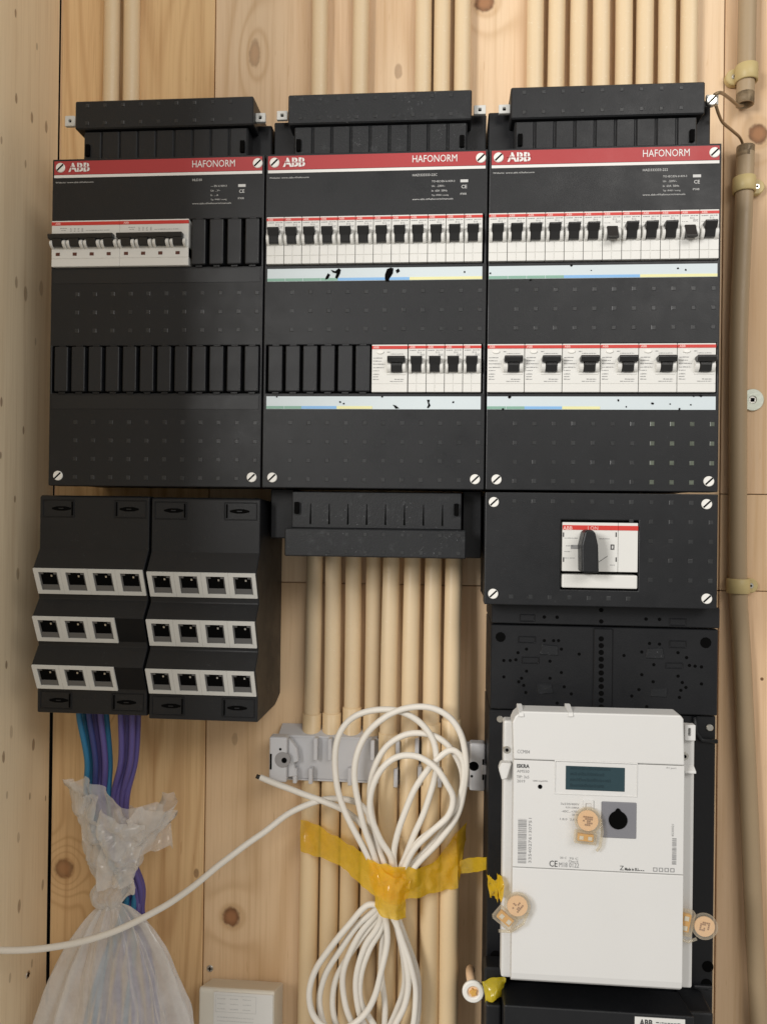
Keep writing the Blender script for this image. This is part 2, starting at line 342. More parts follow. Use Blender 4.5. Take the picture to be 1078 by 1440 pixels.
def mcb(parent, x, y, z, sx=1.0):          # x,z = lower left of the front, y = front plane
    pos = Vector((x, y, z))
    if _mcb[0] is None:
        w = MW-.0005; m = MB()
        m.box(x, x+w, y+.0005, y+.025, z, z+BH)
        for a, b, c, d in ((0, .0081, 0, .0079), (.0084, w, 0, .0079), (0, .0081, .0082, .0186), (.0084, w, .0082, .0186)): m.box(x+a, x+b, y, y+.002, z+c, z+d)
        m.box(x, x+w, y-.0002, y+.002, z+.0188, z+BH)
        lug(m, x+.0004, x+.0032, z+.0176, z+.0315, y, .0052); lug(m, x+.0128, x+.0160, z+.0176, z+.0315, y, .0052)
        o = m.build('circuit_breaker', WHT, parent, bevel=.0003, origin=pos)
        t = MB().yz([(y, z+.0192), (y-.0042, z+.0194), (y-.0062, z+.0255), (y-.0098, z+.0322), (y-.0092, z+.0336), (y, z+.0330)], x+.0035, x+.0125)
        t.yz([(y, z+.0262), (y-.0068, z+.0268), (y-.0100, z+.0325), (y-.0090, z+.0338), (y, z+.0332)], x+.0024, x+.0136)
        t.build('toggle', TOGL, o, bevel=.0005)
        MB().box(x, x+w, y-.0005, y+.001, z+.0425, z+.0452).build('stripe', REDS, o)
        p = MB(); add_text(p, 'ABB', x+.0012, z+.0428, y-.0006, .0021, bold=.02); p.build('brand_lettering', PINK, o)
        p = MB(); R = random.Random(3)
        dashes(p, x+.0012, z+.0403, y-.0003, .0010, .0062, R); dashes(p, x+.009, z+.0405, y-.0003, .0009, .007, R)
        add_text(p, 'B16', x+.0088, z+.0378, y-.0003, .0019)
        dashes(p, x+.0012, z+.0350, y-.0003, .0006, .006, R)
        for k in range(3): dashes(p, x+.0115, z+.0352+k*.0008, y-.0003, .0005, .0045, R)
        p.build('print_marks', INK, o); _mcb[0] = o; return o
    return copy_part(_mcb[0], parent, pos, sx)
def toggle_down(b):
    for ch in b.children:
        if ch.name.startswith('toggle'):
            old = ch; p = WL[b.name]; x, y, z = p
            t = MB().yz([(y, z+.0195), (y-.0100, z+.0172), (y-.0108, z+.0186), (y-.0066, z+.0250), (y-.0038, z+.0312), (y, z+.0312)], x+.0030, x+.0130)
            bpy.data.objects.remove(old); o = t.build('toggle', TOGG, b, bevel=.0005, label='greyish toggle flipped down to the off position'); o.location = (0, 0, 0)
            break
_rcbo = [None]; RW = .0356
def rcbo(parent, x, y, z, sx=1.0):
    pos = Vector((x, y, z))
    if _rcbo[0] is None:
        w = RW-.0006; m = MB(); m.box(x, x+w, y, y+.025, z+.0080, z+BH); m.box(x, x+w, y, y+.025, z, z+.0077); m.box(x, x+w, y+.0004, y+.02, z+.0070, z+.009)
        for a, b in ((.0150, .0191), (.0300, .0335)): lug(m, x+a, x+b, z+.0183, z+.0310, y, .0050)
        m.box(x+.0150, x+.0335, y-.0006, y+.003, z+.0168, z+.0186)
        o = m.build('residual_current_breaker', WHT, parent, bevel=.0003, origin=pos)
        t = MB().yz([(y, z+.0190), (y-.0040, z+.0192), (y-.0060, z+.0250), (y-.0060, z+.0290), (y, z+.0300)], x+.0193, x+.0298)
        t.yz([(y, z+.0276), (y-.0085, z+.0278), (y-.0105, z+.0322), (y-.0095, z+.0338), (y, z+.0332)], x+.0157, x+.0330)
        t.build('toggle', TOGL, o, bevel=.0005)
        MB().box(x, x+w, y-.0005, y+.001, z+.0422, z+.0452).build('stripe', REDS, o)
        tb = MB(); c = Vector((x+.0082, y, z+.0390)); k = 16
        tb.ring_prism([c+Vector((.0033*math.cos(i*6.283/k), -.0012, .0017*math.sin(i*6.283/k))) for i in range(k)], [c+Vector((.0036*math.cos(i*6.283/k), 0.001, .0020*math.sin(i*6.283/k))) for i in range(k)])
        tb.build('test_button', SCRW, o, bevel=.0003)
        p = MB(); add_text(p, 'ABB', x+.0014, z+.0427, y-.0006, .0022, bold=.02); p.build('brand_lettering', PINK, o)
        p = MB(); R = random.Random(5)
        dashes(p, x+.0150, z+.0388, y-.0003, .0008, .003, R); dashes(p, x+.0180, z+.0370, y-.0003, .0006, .013, R)
        for zz, ww in ((.0330, .009), (.0300, .0085), (.0270, .012), (.0235, .011), (.0205, .006), (.0170, .006), (.0145, .005), (.012, .006)): dashes(p, x+.0012, z+zz, y-.0003, .0008, ww, R)
        dashes(p, x+.0225, z+.0120, y-.0003, .0008, .009, R); dashes(p, x+.018, z+.0100, y-.0003, .0006, .013, R)
        p.build('print_marks', INK, o); _rcbo[0] = o; return o
    return copy_part(_rcbo[0], parent, pos, sx)
_fp = [None]
def fourpole(parent, x, y, z):
    pos = Vector((x, y, z))
    if _fp[0] is None:
        w = .0712; m = MB(); m.box(x, x+w, y, y+.025, z+.0081, z+.0186); m.box(x, x+w, y, y+.025, z, z+.0078); m.box(x, x+w, y-.0002, y+.025, z+.0187, z+BH); m.box(x, x+w, y+.0004, y+.02, z+.007, z+.0195)
        for k in range(4):
            a = k*.0178
            lug(m, x+a+.0002, x+a+.0030, z+.0176, z+.0275, y, .0058); lug(m, x+a+.0133, x+a+.0163, z+.0176, z+.0275, y, .0058)
        o = m.build('four_pole_breaker', WHT, parent, bevel=.0003, origin=pos)
        t = MB()
        for k in range(4): a = k*.0178; t.yz([(y, z+.0192), (y-.0042, z+.0194), (y-.0066, z+.0262), (y, z+.0290)], x+a+.0032, x+a+.0131)
        t.yz([(y-.0005, z+.0262), (y-.0062, z+.0266), (y-.0074, z+.0306), (y-.0066, z+.0316), (y, z+.0316)], x-.0012, x+.0664)
        t.build('toggle', TOGL, o, bevel=.0006)
        MB().box(x, x+w, y-.0005, y+.001, z+.0418, z+.0452).build('stripe', REDS, o)
        wn = MB()
        for k in range(4): a = k*.0178+.0047; wn.box(x+a, x+a+.0042, y-.0003, y+.001, z+.0110, z+.0141)
        wn.build('indicator_window', plastic('dark_red_window', (.10, .03, .02, 1), .3), o)
        p = MB(); add_text(p, 'ABB', x+.0040, z+.0424, y-.0006, .0022, bold=.02); p.build('brand_lettering', PINK, o)
        p = MB(); R = random.Random(9); dashes(p, x+.009, z+.0385, y-.0003, .0009, .007, R); dashes(p, x+.010, z+.0365, y-.0003, .0007, .005, R)
        for k in range(4):
            for j in range(3): dashes(p, x+.0195+k*.0040, z+.0355+j*.0014, y-.0003, .0008, .0018, R)
        dashes(p, x+.036, z+.0362, y-.0003, .0006, .025, R); p.build('print_marks', INK, o); _fp[0] = o; return o
    return copy_part(_fp[0], parent, pos)
# ------------------------------------------------------------------ distribution boxes
YC = -.12; R1 = (.0552, .1030); R2 = (-.0723, -.0245)
def hood(root, x0, x1, z0, z1, zl, up, yf, knx, lipx, tabs, dirt=False, flat=False):
    # deep cable entry hood: rim (z0..z1 outer), set-back ribbed lower part towards the cover (zl)
    mat = BLKD if dirt else BLK
    h = MB().box(x0, x1, yf, yf+.060, min(z0, z1), max(z0, z1)).build('cable_entry_hood', mat, root, bevel=.0012)
    zs = [z0+(z1-z0)*.2, z0+(z1-z0)*.82]
    k = knockouts(knx, zs, yf-.0001, .0036).build('knockout_squares', DIM, h); k['kind'] = 'stuff'
    a, b = (zl, z0) if up else (z0, zl); m = MB()
    yl = yf+.0035
    m.box(lipx[0], lipx[1], yl+.002, yl+.045, a, b)
    n = 9; w = (lipx[1]-lipx[0])/n
    r = m.build('ribbed_panel', mat, root, bevel=.0008)
    for i in range(n):
        if flat:
            if i: MB().xz([(lipx[0]+w*i-.0009, a+.004), (lipx[0]+w*i+.0009, a+.004), (lipx[0]+w*i+.0003, b-.012), (lipx[0]+w*i-.0003, b-.012)], yl+.0017, yl+.003).build('notch', DARK, r)
            continue
        q = MB(); xa = lipx[0]+w*i+.0007; xb = xa+w-.0014; top = b-.001; bot = a+.0005
        q.xz([(xa, bot), (xb, bot), (xb, top), (xa, top)], yl, yl+.004)
        q.build('rib_panel', mat, r, bevel=.0010)
    for s, xx in ((0, lipx[0]), (1, lipx[1])):
        xx += (.003 if s == 0 else -.0075); zc = (a*.62+b*.38) if up else (a*.45+b*.55)
        q = MB().box(xx, xx+.0045, yl-.0025, yl+.001, zc-.006, zc+.006).build('clip_slot', DARK, r, bevel=.0005)
    for (xa, xb, za, zb, yy) in tabs:
        m = MB().plate(xa, xb, za, zb, yy, yy+.004, [((xa+xb)/2-.0016, (xa+xb)/2+.0016, (za+zb)/2-.0016, (za+zb)/2+.0016)])
        t = m.build('terminal_tab', WHT2, root, bevel=.0004)
        MB().box((xa+xb)/2-.0025, (xa+xb)/2+.0025, yy+.0045, yy+.006, (za+zb)/2-.0025, (za+zb)/2+.0025).build('tab_hole', DARK, t)
KN2 = plastic('knockout_painted_reflection', (.085, .10, .075, 1), .35, .5, .9, 900, .2, big=40)  # paler grey-green paints the outdoor reflection into these squares
def box(k, label, code, spec):
    x0 = (-.3315, -.11, .1115)[k]; x1 = x0+.220; z0, z1 = -.1668, .1668
    root = thing('distribution_box', label, 'fuse box', ((x0+x1)/2, -.0, 0), 'distribution boxes side by side on the timber wall')
    # housing behind
    MB().box(x0+.002, x1-.002, YC+.0225, -.002, z0+.002, z1-.001).build('housing', BLK2, root, bevel=.001)
    hx0, hx1 = x0+.0025, x1-.0025
    holes = [(hx0, hx1, R1[0], R1[1]), (hx0, hx1, R2[0], R2[1])]
    cv = MB().plate(x0, x1, z0, z1, YC, YC+.022, holes).build('front_cover', BLK, root, bevel=.0009, seg=2)
    MB().box(x0+.0022, x1-.0022, YC-.0005, YC+.001, .1506, .1644).build('header_stripe', RED, cv)
    MB().box(x0+.0022, x1-.0022, YC-.0005, YC+.001, .1474, .1502).build('white_line', WINK, cv)
    y = YC-.0008; m = MB(); add_text(m, 'ABB', x0+.0172, .1532, y, .0092, .0225, bold=.035); m.build('brand_lettering', WINK, cv)
    m = MB(); m.box(x0+.0165, x0+.0405, y-.0003, y-.0001, .1575, .1580)
    for q in (.0202, .0284, .0362): m.box(x0+q, x0+q+.00045, y-.0003, y-.0001, .1530, .1626)
    m.build('lettering_cut', RED, cv)
    m = MB(); add_text(m, 'HAFONORM', x0+.1463, .1548, y, .0070, .0437); m.build('name_lettering', WINK, cv)
    m = MB(); R = random.Random(k)
    y = YC-.0002
    add_text(m, 'Website: www.abb.nl/hafonorm', x0+.0035, .1420, y, .0016, .040); add_text(m, code, x0+.1465, .1413, y, .0024)
    for i, s in enumerate(spec): add_text(m, s, x0+.1655, .1350-i*.0046, y, .0019)
    add_text(m, 'CE', x0+.1945, .1285, y, .0034, bold=.01); m.box(x0+.1935, x0+.2010, y, y+.0002, .1345, .1372)
    add_text(m, 'IP30B', x0+.1935, .1222, y, .0019); add_text(m, 'www.abb.nl/hafonorm/manuals', x0+.1465, .1178, y, .0017, .040)
    m.build('print_lettering', WINKS, cv)['kind'] = 'stuff'
    for xx, zz in ((x0+.0088, .1577), (x1-.0068, .1577), (x0+.0105, -.1567), (x1-.0088, -.1567)): screw(root, xx, YC, zz)
    xs = [x0+.028+.0186*i for i in range(11)]
    q = MB(); 
    kk = knockouts(xs, (.0283, .0096, -.0090), YC-.00005).build('knockout_squares', DIM, cv); kk['kind'] = 'stuff'
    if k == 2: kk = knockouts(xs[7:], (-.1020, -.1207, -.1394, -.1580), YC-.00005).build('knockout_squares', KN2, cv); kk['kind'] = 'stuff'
    kk = knockouts(xs[:7] if k == 2 else xs, (-.1020, -.1207, -.1394, -.1580), YC-.00005).build('knockout_squares', DIM, cv); kk['kind'] = 'stuff'
    return root, x0, x1, cv
def strip(cv, x0, x1, z0, z1, cols, mat=PAPER):
    s = MB().box(x0, x1, YC-.0006, YC+.0005, z0, z1).build('label_strip', mat, cv)
    n = 12; w = (x1-x0)/n
    for i, c in enumerate(cols):
        if c: MB().box(x0+w*i+(.0006 if i and c is not YEL and c is not BLU else 0), x0+w*(i+1), YC-.0009, YC-.0005, z0+.0003, z0+.0030).build('colour_bar', c, s)
    return s
def torn(s, blobs):
    for pts in blobs:      # outline in pixels; black where the paper is torn away
        P = [at(px, py, YC-.0011) for px, py in pts]
        MB().ring_prism([(p.x, YC-.0011, p.z) for p in P], [(p.x, YC-.0006, p.z) for p in P]).build('torn_patch', DARK, s)
def speck(px, py, r=1.3): return [(px+r*random.uniform(.7, 1.3)*math.cos(a), py+r*random.uniform(.6, 1.2)*math.sin(a)) for a in (0, 1.05, 2.1, 3.14, 4.2, 5.25)]
G4, B4, Y4 = [GRN]*4, [BLU]*4, [YEL]*4
YB = YC-.0030
# left box
A, x0, x1, cv = box(0, 'black fuse box holding two wide four-pole breakers and mostly black blanking plates', 'HLD30', ['--- EN 61439-3', 'Un  ...V~', 'In  ... A', 'Typ  IP40D / overig'])
fourpole(A, -.3298, YB, R1[0]+.0006); fourpole(A, -.2584, YB, R1[0]+.0006)
for i in range(4): blank(A, -.1770+i*.0182, .0791, YC)
for i in range(12): blank(A, -.3180+i*.01787, -.0484, YC)
for z in (.0392, -.0884): MB().box(x0+.003, x1-.003, YC-.0004, YC+.0006, z, z+.0135).build('label_holder', CLEAR, cv)
P = lambda a, b, Y=-.12: at(a, b, Y)
def tabq(px0, py0, px1, py1, Y): a, b = P(px0, py1, Y), P(px1, py0, Y); return (a.x, b.x, a.z, b.z, Y)
YH = -.116
def hoodpx(root, l, t, r, b, lo, ll, lr, tabs, dirt=False):
    a = P(l, (t+b)/2, YH); c = P(r, (t+b)/2, YH); tz = P((l+r)/2, t, YH).z; bz = P((l+r)/2, b, YH).z
    n = 10; xs = [a.x+.013+.0187*i for i in range(n)]
    hood(root, a.x, c.x, bz, tz, lo, True, YH, [x for x in xs if x < c.x-.006], (P(ll, b+15, YH).x, P(lr, b+15, YH).x), tabs, dirt)
hoodpx(A, 105.5, 138, 356, 178, .1655, 115, 347, [tabq(91, 162, 105, 177, -.085), tabq(358, 158, 373, 171, -.105)])
MB().box(-.1420, -.1110, -.092, -.004, .1670, .2100).build('side_flange', BLK2, A, bevel=.001)
# middle box
B, x0, x1, cv = box(1, 'black fuse box with twelve breakers above and five below, between the other two boxes', 'HAD333333-22C', ['TO-IEC/EN 61439-3', 'Un  ..230V~', 'In  63A  50Hz', 'Typ  IP40D / overig'])
for i in range(12): mcb(B, -.1077+i*MW, YB, R1[0]+.0006)
for i in range(6): blank(B, -.0974+i*.01748, -.0484, YC)
rcbo(B, -.0010, YB, R2[0]+.0006)
for i in range(4): mcb(B, .0349+i*MW, YB, R2[0]+.0006)
s = strip(cv, -.1070, .1058, .0388, .0515, G4+B4+Y4)
torn(s, [[(457, 393), (461, 392), (464, 386), (461, 384), (458, 389)], [(465, 379), (471, 381), (476, 377), (479, 379), (478, 384), (474, 392), (471, 390), (473, 384), (468, 383)],
         [(541, 392), (541, 386), (544, 378), (549, 376), (553, 377), (552, 384), (547, 392), (547, 395), (542, 395)], [(556, 380), (560, 377), (562, 381), (558, 384)], speck(653, 382)])
s = strip(cv, -.1064, .1058, -.0884, -.0757, [GRN, GRN, BLU, BLU, YEL, YEL])
torn(s, [speck(478, 565, 1.6), speck(483, 567.5, 1.5), [(552, 569), (556, 570), (561, 574), (556, 574.5)], [(600, 562), (604, 562), (603, 566), (605, 570), (602, 574), (600, 573), (602, 569)], speck(637, 565.5, 1.5), speck(537, 557.5, 1.6), speck(389, 558, 1.2)])
hoodpx(B, 405, 129, 663, 171, .1655, 412, 657, [tabq(389, 155, 404, 168, -.105), tabq(666, 147, 683, 160, -.105)], True)
MB().box(-.1085, -.0780, -.092, -.004, .1670, .2130).build('side_flange', BLK2, B, bevel=.001)
MB().box(.0800, .1095, -.092, -.004, .1670, .2150).build('side_flange', BLK2, B, bevel=.001)
# lower hood of the middle box
a = P(400, 757, YH); c = P(655, 757, YH)
hood(B, a.x, c.x, P(530, 744, YH).z, P(530, 784, YH).z, -.1700, False, YH, [a.x+.0440+.0185*i for i in range(8)], (P(409, 715, YH).x, P(649, 715, YH).x), [], True, True)
MB().box(P(650, 740, -.09).x, .1095, -.088, -.004, P(665, 785, -.088).z, -.1672).build('side_flange', BLK2, B, bevel=.001)
MB().box(-.1080, P(412, 740, -.09).x, -.088, -.004, P(395, 757, -.088).z, -.1672).build('side_flange', BLK2, B, bevel=.001)
# right box
C_, x0, x1, cv = box(2, 'black fuse box with two full breaker rows, two toggles down, above the rotary switch', 'HAD333333-222', ['TO-IEC/EN 61439-3', 'Un  ..230V~', 'In  63A  50Hz', 'Typ  IP40D / overig'])
for i in range(12):
    b = mcb(C_, .1117+i*.01813, YB, R1[0]+.0006, 1.018)
    if i in (6, 10): toggle_down(b)
for i in range(6): rcbo(C_, .1118+i*.0360, YB, R2[0]+.0006, 1.011)
s = strip(cv, .1122, .3285, .0388, .0515, G4+B4+Y4)
torn(s, [speck(803, 373, 1.6), speck(953, 377, 1.3), speck(964, 379, 1.5), speck(831, 380, .9), speck(689, 384, 1.4), speck(746, 393, 1.5)])
s = strip(cv, .1120, .3282, -.0884, -.0757, [GRN, GRN, BLU, BLU, YEL, YEL])
torn(s, [speck(716, 558, 2.2), speck(869, 563, 1.6), speck(917, 567, 2), speck(942, 568, 1.2), speck(971, 569, 1.4), speck(985, 556.5, 1.8), speck(975, 557, 1.3), speck(707, 575, 1.6), speck(880, 572, 1.1), speck(955, 575, 1.6)])
hoodpx(C_, 718, 118, 991, 163, .1655, 724, 982, [tabq(701, 146, 717, 159, -.105), tabq(993, 132, 1010, 147, -.105)])
MB().box(.1115, .1380, -.092, -.004, .1670, .2170).build('side_flange', BLK2, C_, bevel=.001)
MB().box(.3150, .3300, -.092, -.004, .1670, .2230).build('side_flange', BLK2, C_, bevel=.001)
p = P(1001, 139.5, -.111); sc = MB().cyl(p, p+Vector((0, .006, 0)), .0052, 20).build('terminal_screw', STEEL, C_, bevel=.0006)
MB().ring_prism([p+Vector(v) for v in ((-.0040, -.0004, -.0030), (-.0030, -.0004, -.0040), (.0040, -.0004, .0030), (.0030, -.0004, .0040))], [p+Vector(v) for v in ((-.0040, .0004, -.0030), (-.0030, .0004, -.0040), (.0040, .0004, .0030), (.0030, .0004, .0040))]).build('slot', DARK, sc)
# ------------------------------------------------------------------ main switch box
Sx0, Sx1, Sz0, Sz1 = .1115, .3318, -.2786, -.1690
D = thing('switch_box', 'black box with a white rotary main switch, between right fuse box and meter', 'switch box', ((Sx0+Sx1)/2, 0, Sz0))
MB().box(Sx0+.002, Sx1-.002, YC+.0225, -.002, Sz0+.001, Sz1-.001).build('housing', BLK2, D, bevel=.001)
a, b = P(787.5, 829, YC), P(898, 732, YC)
cv = MB().plate(Sx0, Sx1, Sz0, Sz1, YC, YC+.022, [(a.x, b.x, a.z, b.z)]).build('front_cover', BLK, D, bevel=.0009, seg=2)
for px, py in ((694, 706), (993, 709), (693, 835), (993, 842)): q = P(px, py); screw(D, q.x, YC, q.z)
kk = knockouts([.1395+.0186*i for i in range(11)], (-.1775,), YC-.00005).build('knockout_squares', DIM, cv); kk['kind'] = 'stuff'
kk = knockouts([.2510+.0186*i for i in range(5)], (-.1961, -.2147, -.2333, -.2519), YC-.00005).build('knockout_squares', DIM, cv); kk['kind'] = 'stuff'
kk = knockouts([.1375+.0186*i for i in range(7)], (-.2705,), YC-.00005).build('knockout_squares', DIM, cv); kk['kind'] = 'stuff'
y = YC-.002; xa, xb = a.x+.0012, b.x-.0012
zt, zb, zl = P(842, 735, y).z, P(842, 804, y).z, P(842, 808.5, y).z
xs_ = P(869, 770, y).x
sw = MB(); sw.box(xa, xs_-.0003, y, y+.03, zb, zt); sw.box(xs_, xb, y, y+.03, zb, zt); sw = sw.build('rotary_switch', WHT, D, bevel=.0004)
MB().box(xa, xs_-.0003, y-.0004, y+.001, P(842, 745.5, y).z, P(842, 739, y).z).build('stripe', REDS, sw)
MB().box(xs_, xb, y-.0004, y+.001, P(842, 745.5, y).z, P(842, 739, y).z).build('stripe', REDS, sw)
m = MB(); q = P(791, 745, y); add_text(m, 'ABB', q.x, q.z, y-.0006, .0036, bold=.02); q = P(826, 745, y); add_text(m, 'I ON', q.x, q.z, y-.0006, .0034); m.build('brand_lettering', PINK, sw)
m = MB(); R = random.Random(4)
for px, py, wpx in ((793, 757, 18), (793, 776, 9), (793, 785, 14), (842, 758, 14), (857, 795, 7), (795, 768, 10)): q = P(px, py, y); dashes(m, q.x, q.z, y-.0002, .0007, wpx*.0007, R)
q = P(802, 772, y); m.box(q.x, q.x+.009, y-.0002, y, q.z, q.z+.004)
m.build('print_marks', INK, sw)
m = MB()
for px, py in ((791, 755), (865, 755), (791, 790), (865, 790)): q = P(px, py, y); m.box(q.x, q.x+.0011, y-.0003, y+.001, q.z, q.z+.0043)
q = P(858, 773, y); m.plate(q.x, q.x+.0035, q.z, q.z+.005, y-.0003, y, [(q.x+.001, q.x+.0026, q.z+.001, q.z+.004)])
p0, p1 = P(838, 793, y), P(853, 783, y); d = Vector((.0007, 0, .0010)); e = Vector((0, .0003, 0))
m.ring_prism([p0-e, p1-e, p1+d-e, p0+d-e], [p0+e*.5, p1+e*.5, p1+d+e*.5, p0+d+e*.5]); m.build('dial_marks', INKD, sw)
hy = y-.022; pts = [(818, 805), (817.5, 767), (822, 748), (827, 745), (833, 745.5), (837, 749), (841, 767), (842, 806)]
pf = [P(u, v, hy) for u, v in pts]
MB().xz([(q.x, q.z) for q in pf], hy, y).build('handle', BLK, sw, bevel=.0015, seg=2)
MB().box(a.x+.0012, b.x-.0012, y, y+.02, P(842, 827.5, y).z, zl).build('name_plate', WHT, D, bevel=.0012, seg=2)
# ------------------------------------------------------------------ meter board (black plates behind the meter)
YM = -.092
E_ = thing('meter_board', 'black plastic backboard with many small holes, under the rotary switch box', 'backboard', (.22, 0, -.6))
lx, rx = P(690, 900, YM).x, P(1009.5, 900, YM).x
zt = -.2800; z1_ = P(850, 880.5, YM).z; z2_ = P(850, 1003, YM).z
MB().box(lx, rx, YM-.004, -.003, z1_+.0008, zt).build('top_strip', BLK2, E_, bevel=.001)
up = MB().box(lx, rx, YM, -.003, z2_+.0008, z1_-.0008).build('upper_plate', BLK2, E_, bevel=.001)
MB().box(lx-.0005, rx+.0005, YM+.006, -.003, -.86, z2_-.0008).build('lower_plate', BLK2, E_, bevel=.001)
m = MB()
def hole(px, py, r=2.2, Y=YM): q = P(px, py, Y-.0003); m.cyl(q, q+Vector((0, .004, 0)), r*.00073, 10)
for px, py in ((785, 901), (778, 901), (765, 901), (789, 913), (740, 913), (728, 918), (708, 929), (717, 929), (725, 928), (708, 952), (733, 954), (729, 959), (736, 964), (739, 974), (740, 944), (773, 930), (773, 954), (789, 946), (793, 966), (803, 976), (814, 920), (783, 989), (877, 922), (913, 905), (927, 906), (902, 917), (953, 918), (965, 925), (919, 935), (969, 936), (977, 937), (986, 938), (902, 949), (918, 959), (953, 951), (959, 960), (964, 967), (957, 971), (955, 981), (986, 962), (898, 970), (888, 979), (909, 994)): hole(px, py)
for px in (765, 783, 908, 927): hole(px, 869.5 + (px-850)*.02, 2.4, YM-.004)
hole(845, 858, 3, YM-.004); hole(845, 874, 3, YM-.004)
hole(703.5, 896, 7); hole(992, 904, 7.5)
m.build('hole_marks', DARK, up)['kind'] = 'stuff'
m = MB(); a, b = P(833, 1000, YM), P(861, 884, YM); m.box(a.x, b.x, YM-.0022, YM+.001, a.z, b.z)
st = m.build('centre_strip', BLK2, up, bevel=.0008)
m = MB()
for i in range(11): q = P(845, 898.5+i*9.6, YM-.0026); m.cyl(q, q+Vector((0, .003, 0)), .0026, 12)
m.build('strip_hole', DARK, st)
for pts in (((728, 895), (753, 904)), ((733, 924), (758, 933)), ((940, 901), (965, 911)), ((935, 932), (960, 940)), ((730, 864), (752, 874)), ((940, 870), (965, 880))):
    Y = YM-.004 if pts[0][1] < 880 else YM
    a, b = P(pts[0][0], pts[1][1], Y), P(pts[1][0], pts[0][1], Y)
    MB().plate(a.x, b.x, a.z, b.z, Y-.0008, Y+.001, [(a.x+.001, b.x-.001, a.z+.001, b.z-.001)]).build('slot_rim', BLK2, up, bevel=.0004)
for quad in (((762, 906), (784, 908), (785, 922), (758, 921)), ((753, 961), (776, 962), (778, 975), (756, 977)), ((910, 911), (932, 911), (934, 927), (907, 926)), ((916, 968), (939, 968), (937, 981), (914, 980))):
    q = [P(*u, YM) for u in quad]; MB().xz([(v.x, v.z) for v in q], YM-.0009, YM+.001).build('raised_patch', BLKD, up, bevel=.0008)
# screws at the board's upper corners
for px, py in ((703, 1012), (998, 1024)):
    q = P(px, py, YM+.004); MB().cyl(q, q+Vector((0, .006, 0)), .0035, 12).build('board_screw', STEEL, E_, bevel=.0006)
a = P(984, 1034, YM+.004)
MB().tube([P(976, 1008, YM+.004), P(978, 1030, YM+.004), P(986, 1041, YM+.004), P(1008, 1043, YM+.004)], .0022, 8).build('cable_guide', BLK, E_)
for px, py in ((697, 1345), (995, 1360), (992, 1308), (993, 1385)):
    q = P(px, py, YM+.0055); MB().cyl(q, q+Vector((0, .003, 0)), .0055, 16).build('board_hole', DARK, E_)
MB().box(P(976, 1400, YM).x, rx-.001, YM+.0015, YM+.007, P(990, 1394, YM).z, P(990, 1389, YM).z).build('board_rail', BLK, E_, bevel=.001)
# ------------------------------------------------------------------ electricity meter
YT = -.165
H = thing('electricity_meter', 'white electricity meter with small dark display and grey optical port', 'electricity meter', (.24, -.09, -.62))
fx0, fx1 = P(720.5, 1200, YT).x, P(961, 1200, YT).x
zq = lambda py, Y=YT: P(840, py, Y).z
zt, zA, zB, zb = zq(1014), zq(1073), zq(1225.5), zq(1391)
MB().box(P(706, 1200, -.148).x, P(976, 1200, -.150).x, -.148, -.132, zq(1383, -.148), zq(1018, -.148)).build('case', METR, H, bevel=.002, seg=2)
MB().box(P(716, 1200, -.132).x, P(962, 1200, -.132).x, -.1315, YM+.0045, zq(1370, -.148), zq(1040, -.148)).build('case_back', METR, H, bevel=.002)
# curved cap
cp_ = [P(u, v, YT) for u, v in ((720.5, 1016), (724, 1008), (733, 1000.5), (957, 1006.5), (961, 1012))]
cx_ = [(fx1, zA+.0004), (fx0, zA+.0004)] + [(v.x, v.z) for v in cp_]
n1 = [(x, YT, z) for x, z in cx_]; mcap = MB().xz(cx_, YT, -.141)
cap = mcap.build('top_cap', METR, H, bevel=.0013, seg=2)
for px in (733, 802):
    q = P(px, 1001, -.160); MB().yz([(-.1668, q.z-.0030), (-.1655, q.z+.0005), (-.148, q.z+.0042), (-.143, q.z+.0035), (-.143, q.z-.003)], q.x-.0030, q.x+.0015).build('cap_rib', METR, cap, bevel=.0004)
face = MB().box(fx0, fx1, YT, -.140, zB+.0003, zA-.0003).build('face_panel', METR, H, bevel=.0005)
prof = [(-.140, zB-.0004), (YT, zB-.0004), (YT, zb+.010), (YT+.0012, zb+.004), (YT+.006, zb), (-.140, zb)]
MB().yz(prof, fx0, fx1).build('terminal_cover', METR, H, bevel=.0006, seg=2)
def rec(px0, py0, px1, py1, Y=YT): a, b = P(px0, (py0+py1)/2, Y), P(px1, (py0+py1)/2, Y); c = P((px0+px1)/2, py0, Y); d = P((px0+px1)/2, py1, Y); return a.x, b.x, d.z, c.z
a = rec(779, 1071, 896, 1119); MB().plate(a[0], a[1], a[2], a[3], YT-.0007, YT+.0005, [(a[0]+.0011, a[1]-.0011, a[2]+.0011, a[3]-.0011)]).build('display_frame', METR, face, bevel=.0003)
b = rec(795, 1078.5, 878, 1112); ld = MB().box(b[0], b[1], YT-.0006, YT+.0005, b[2], b[3]).build('display', LCD, face, bevel=.0003)
m = MB(); R = random.Random(8)
for i in range(4): dashes(m, b[0]+.004, b[2]+.003+i*.0052, YT-.0008, .0028, .030+.006*(i % 2), R, .001, .0024, .0005)
m.build('display_text', LCDI, ld)
c = rec(845, 1128, 894, 1178.5); pt = MB().box(c[0], c[1], YT-.0012, YT+.001, c[2], c[3]).build('optical_port', GREYD, face, bevel=.0006)
q = P(868.5, 1153.5, YT-.0014); pp = [q+Vector((.0083*math.cos(t), 0, .0083*math.sin(t))) for t in [math.radians(110+i*20) for i in range(17)]] + [q+Vector((.001, 0, .0105)), q+Vector((-.001, 0, .0105))]
MB().xz([(v.x, v.z) for v in pp], q.y-.0012, q.y+.001).build('port_disc', DARK, pt, bevel=.0005)
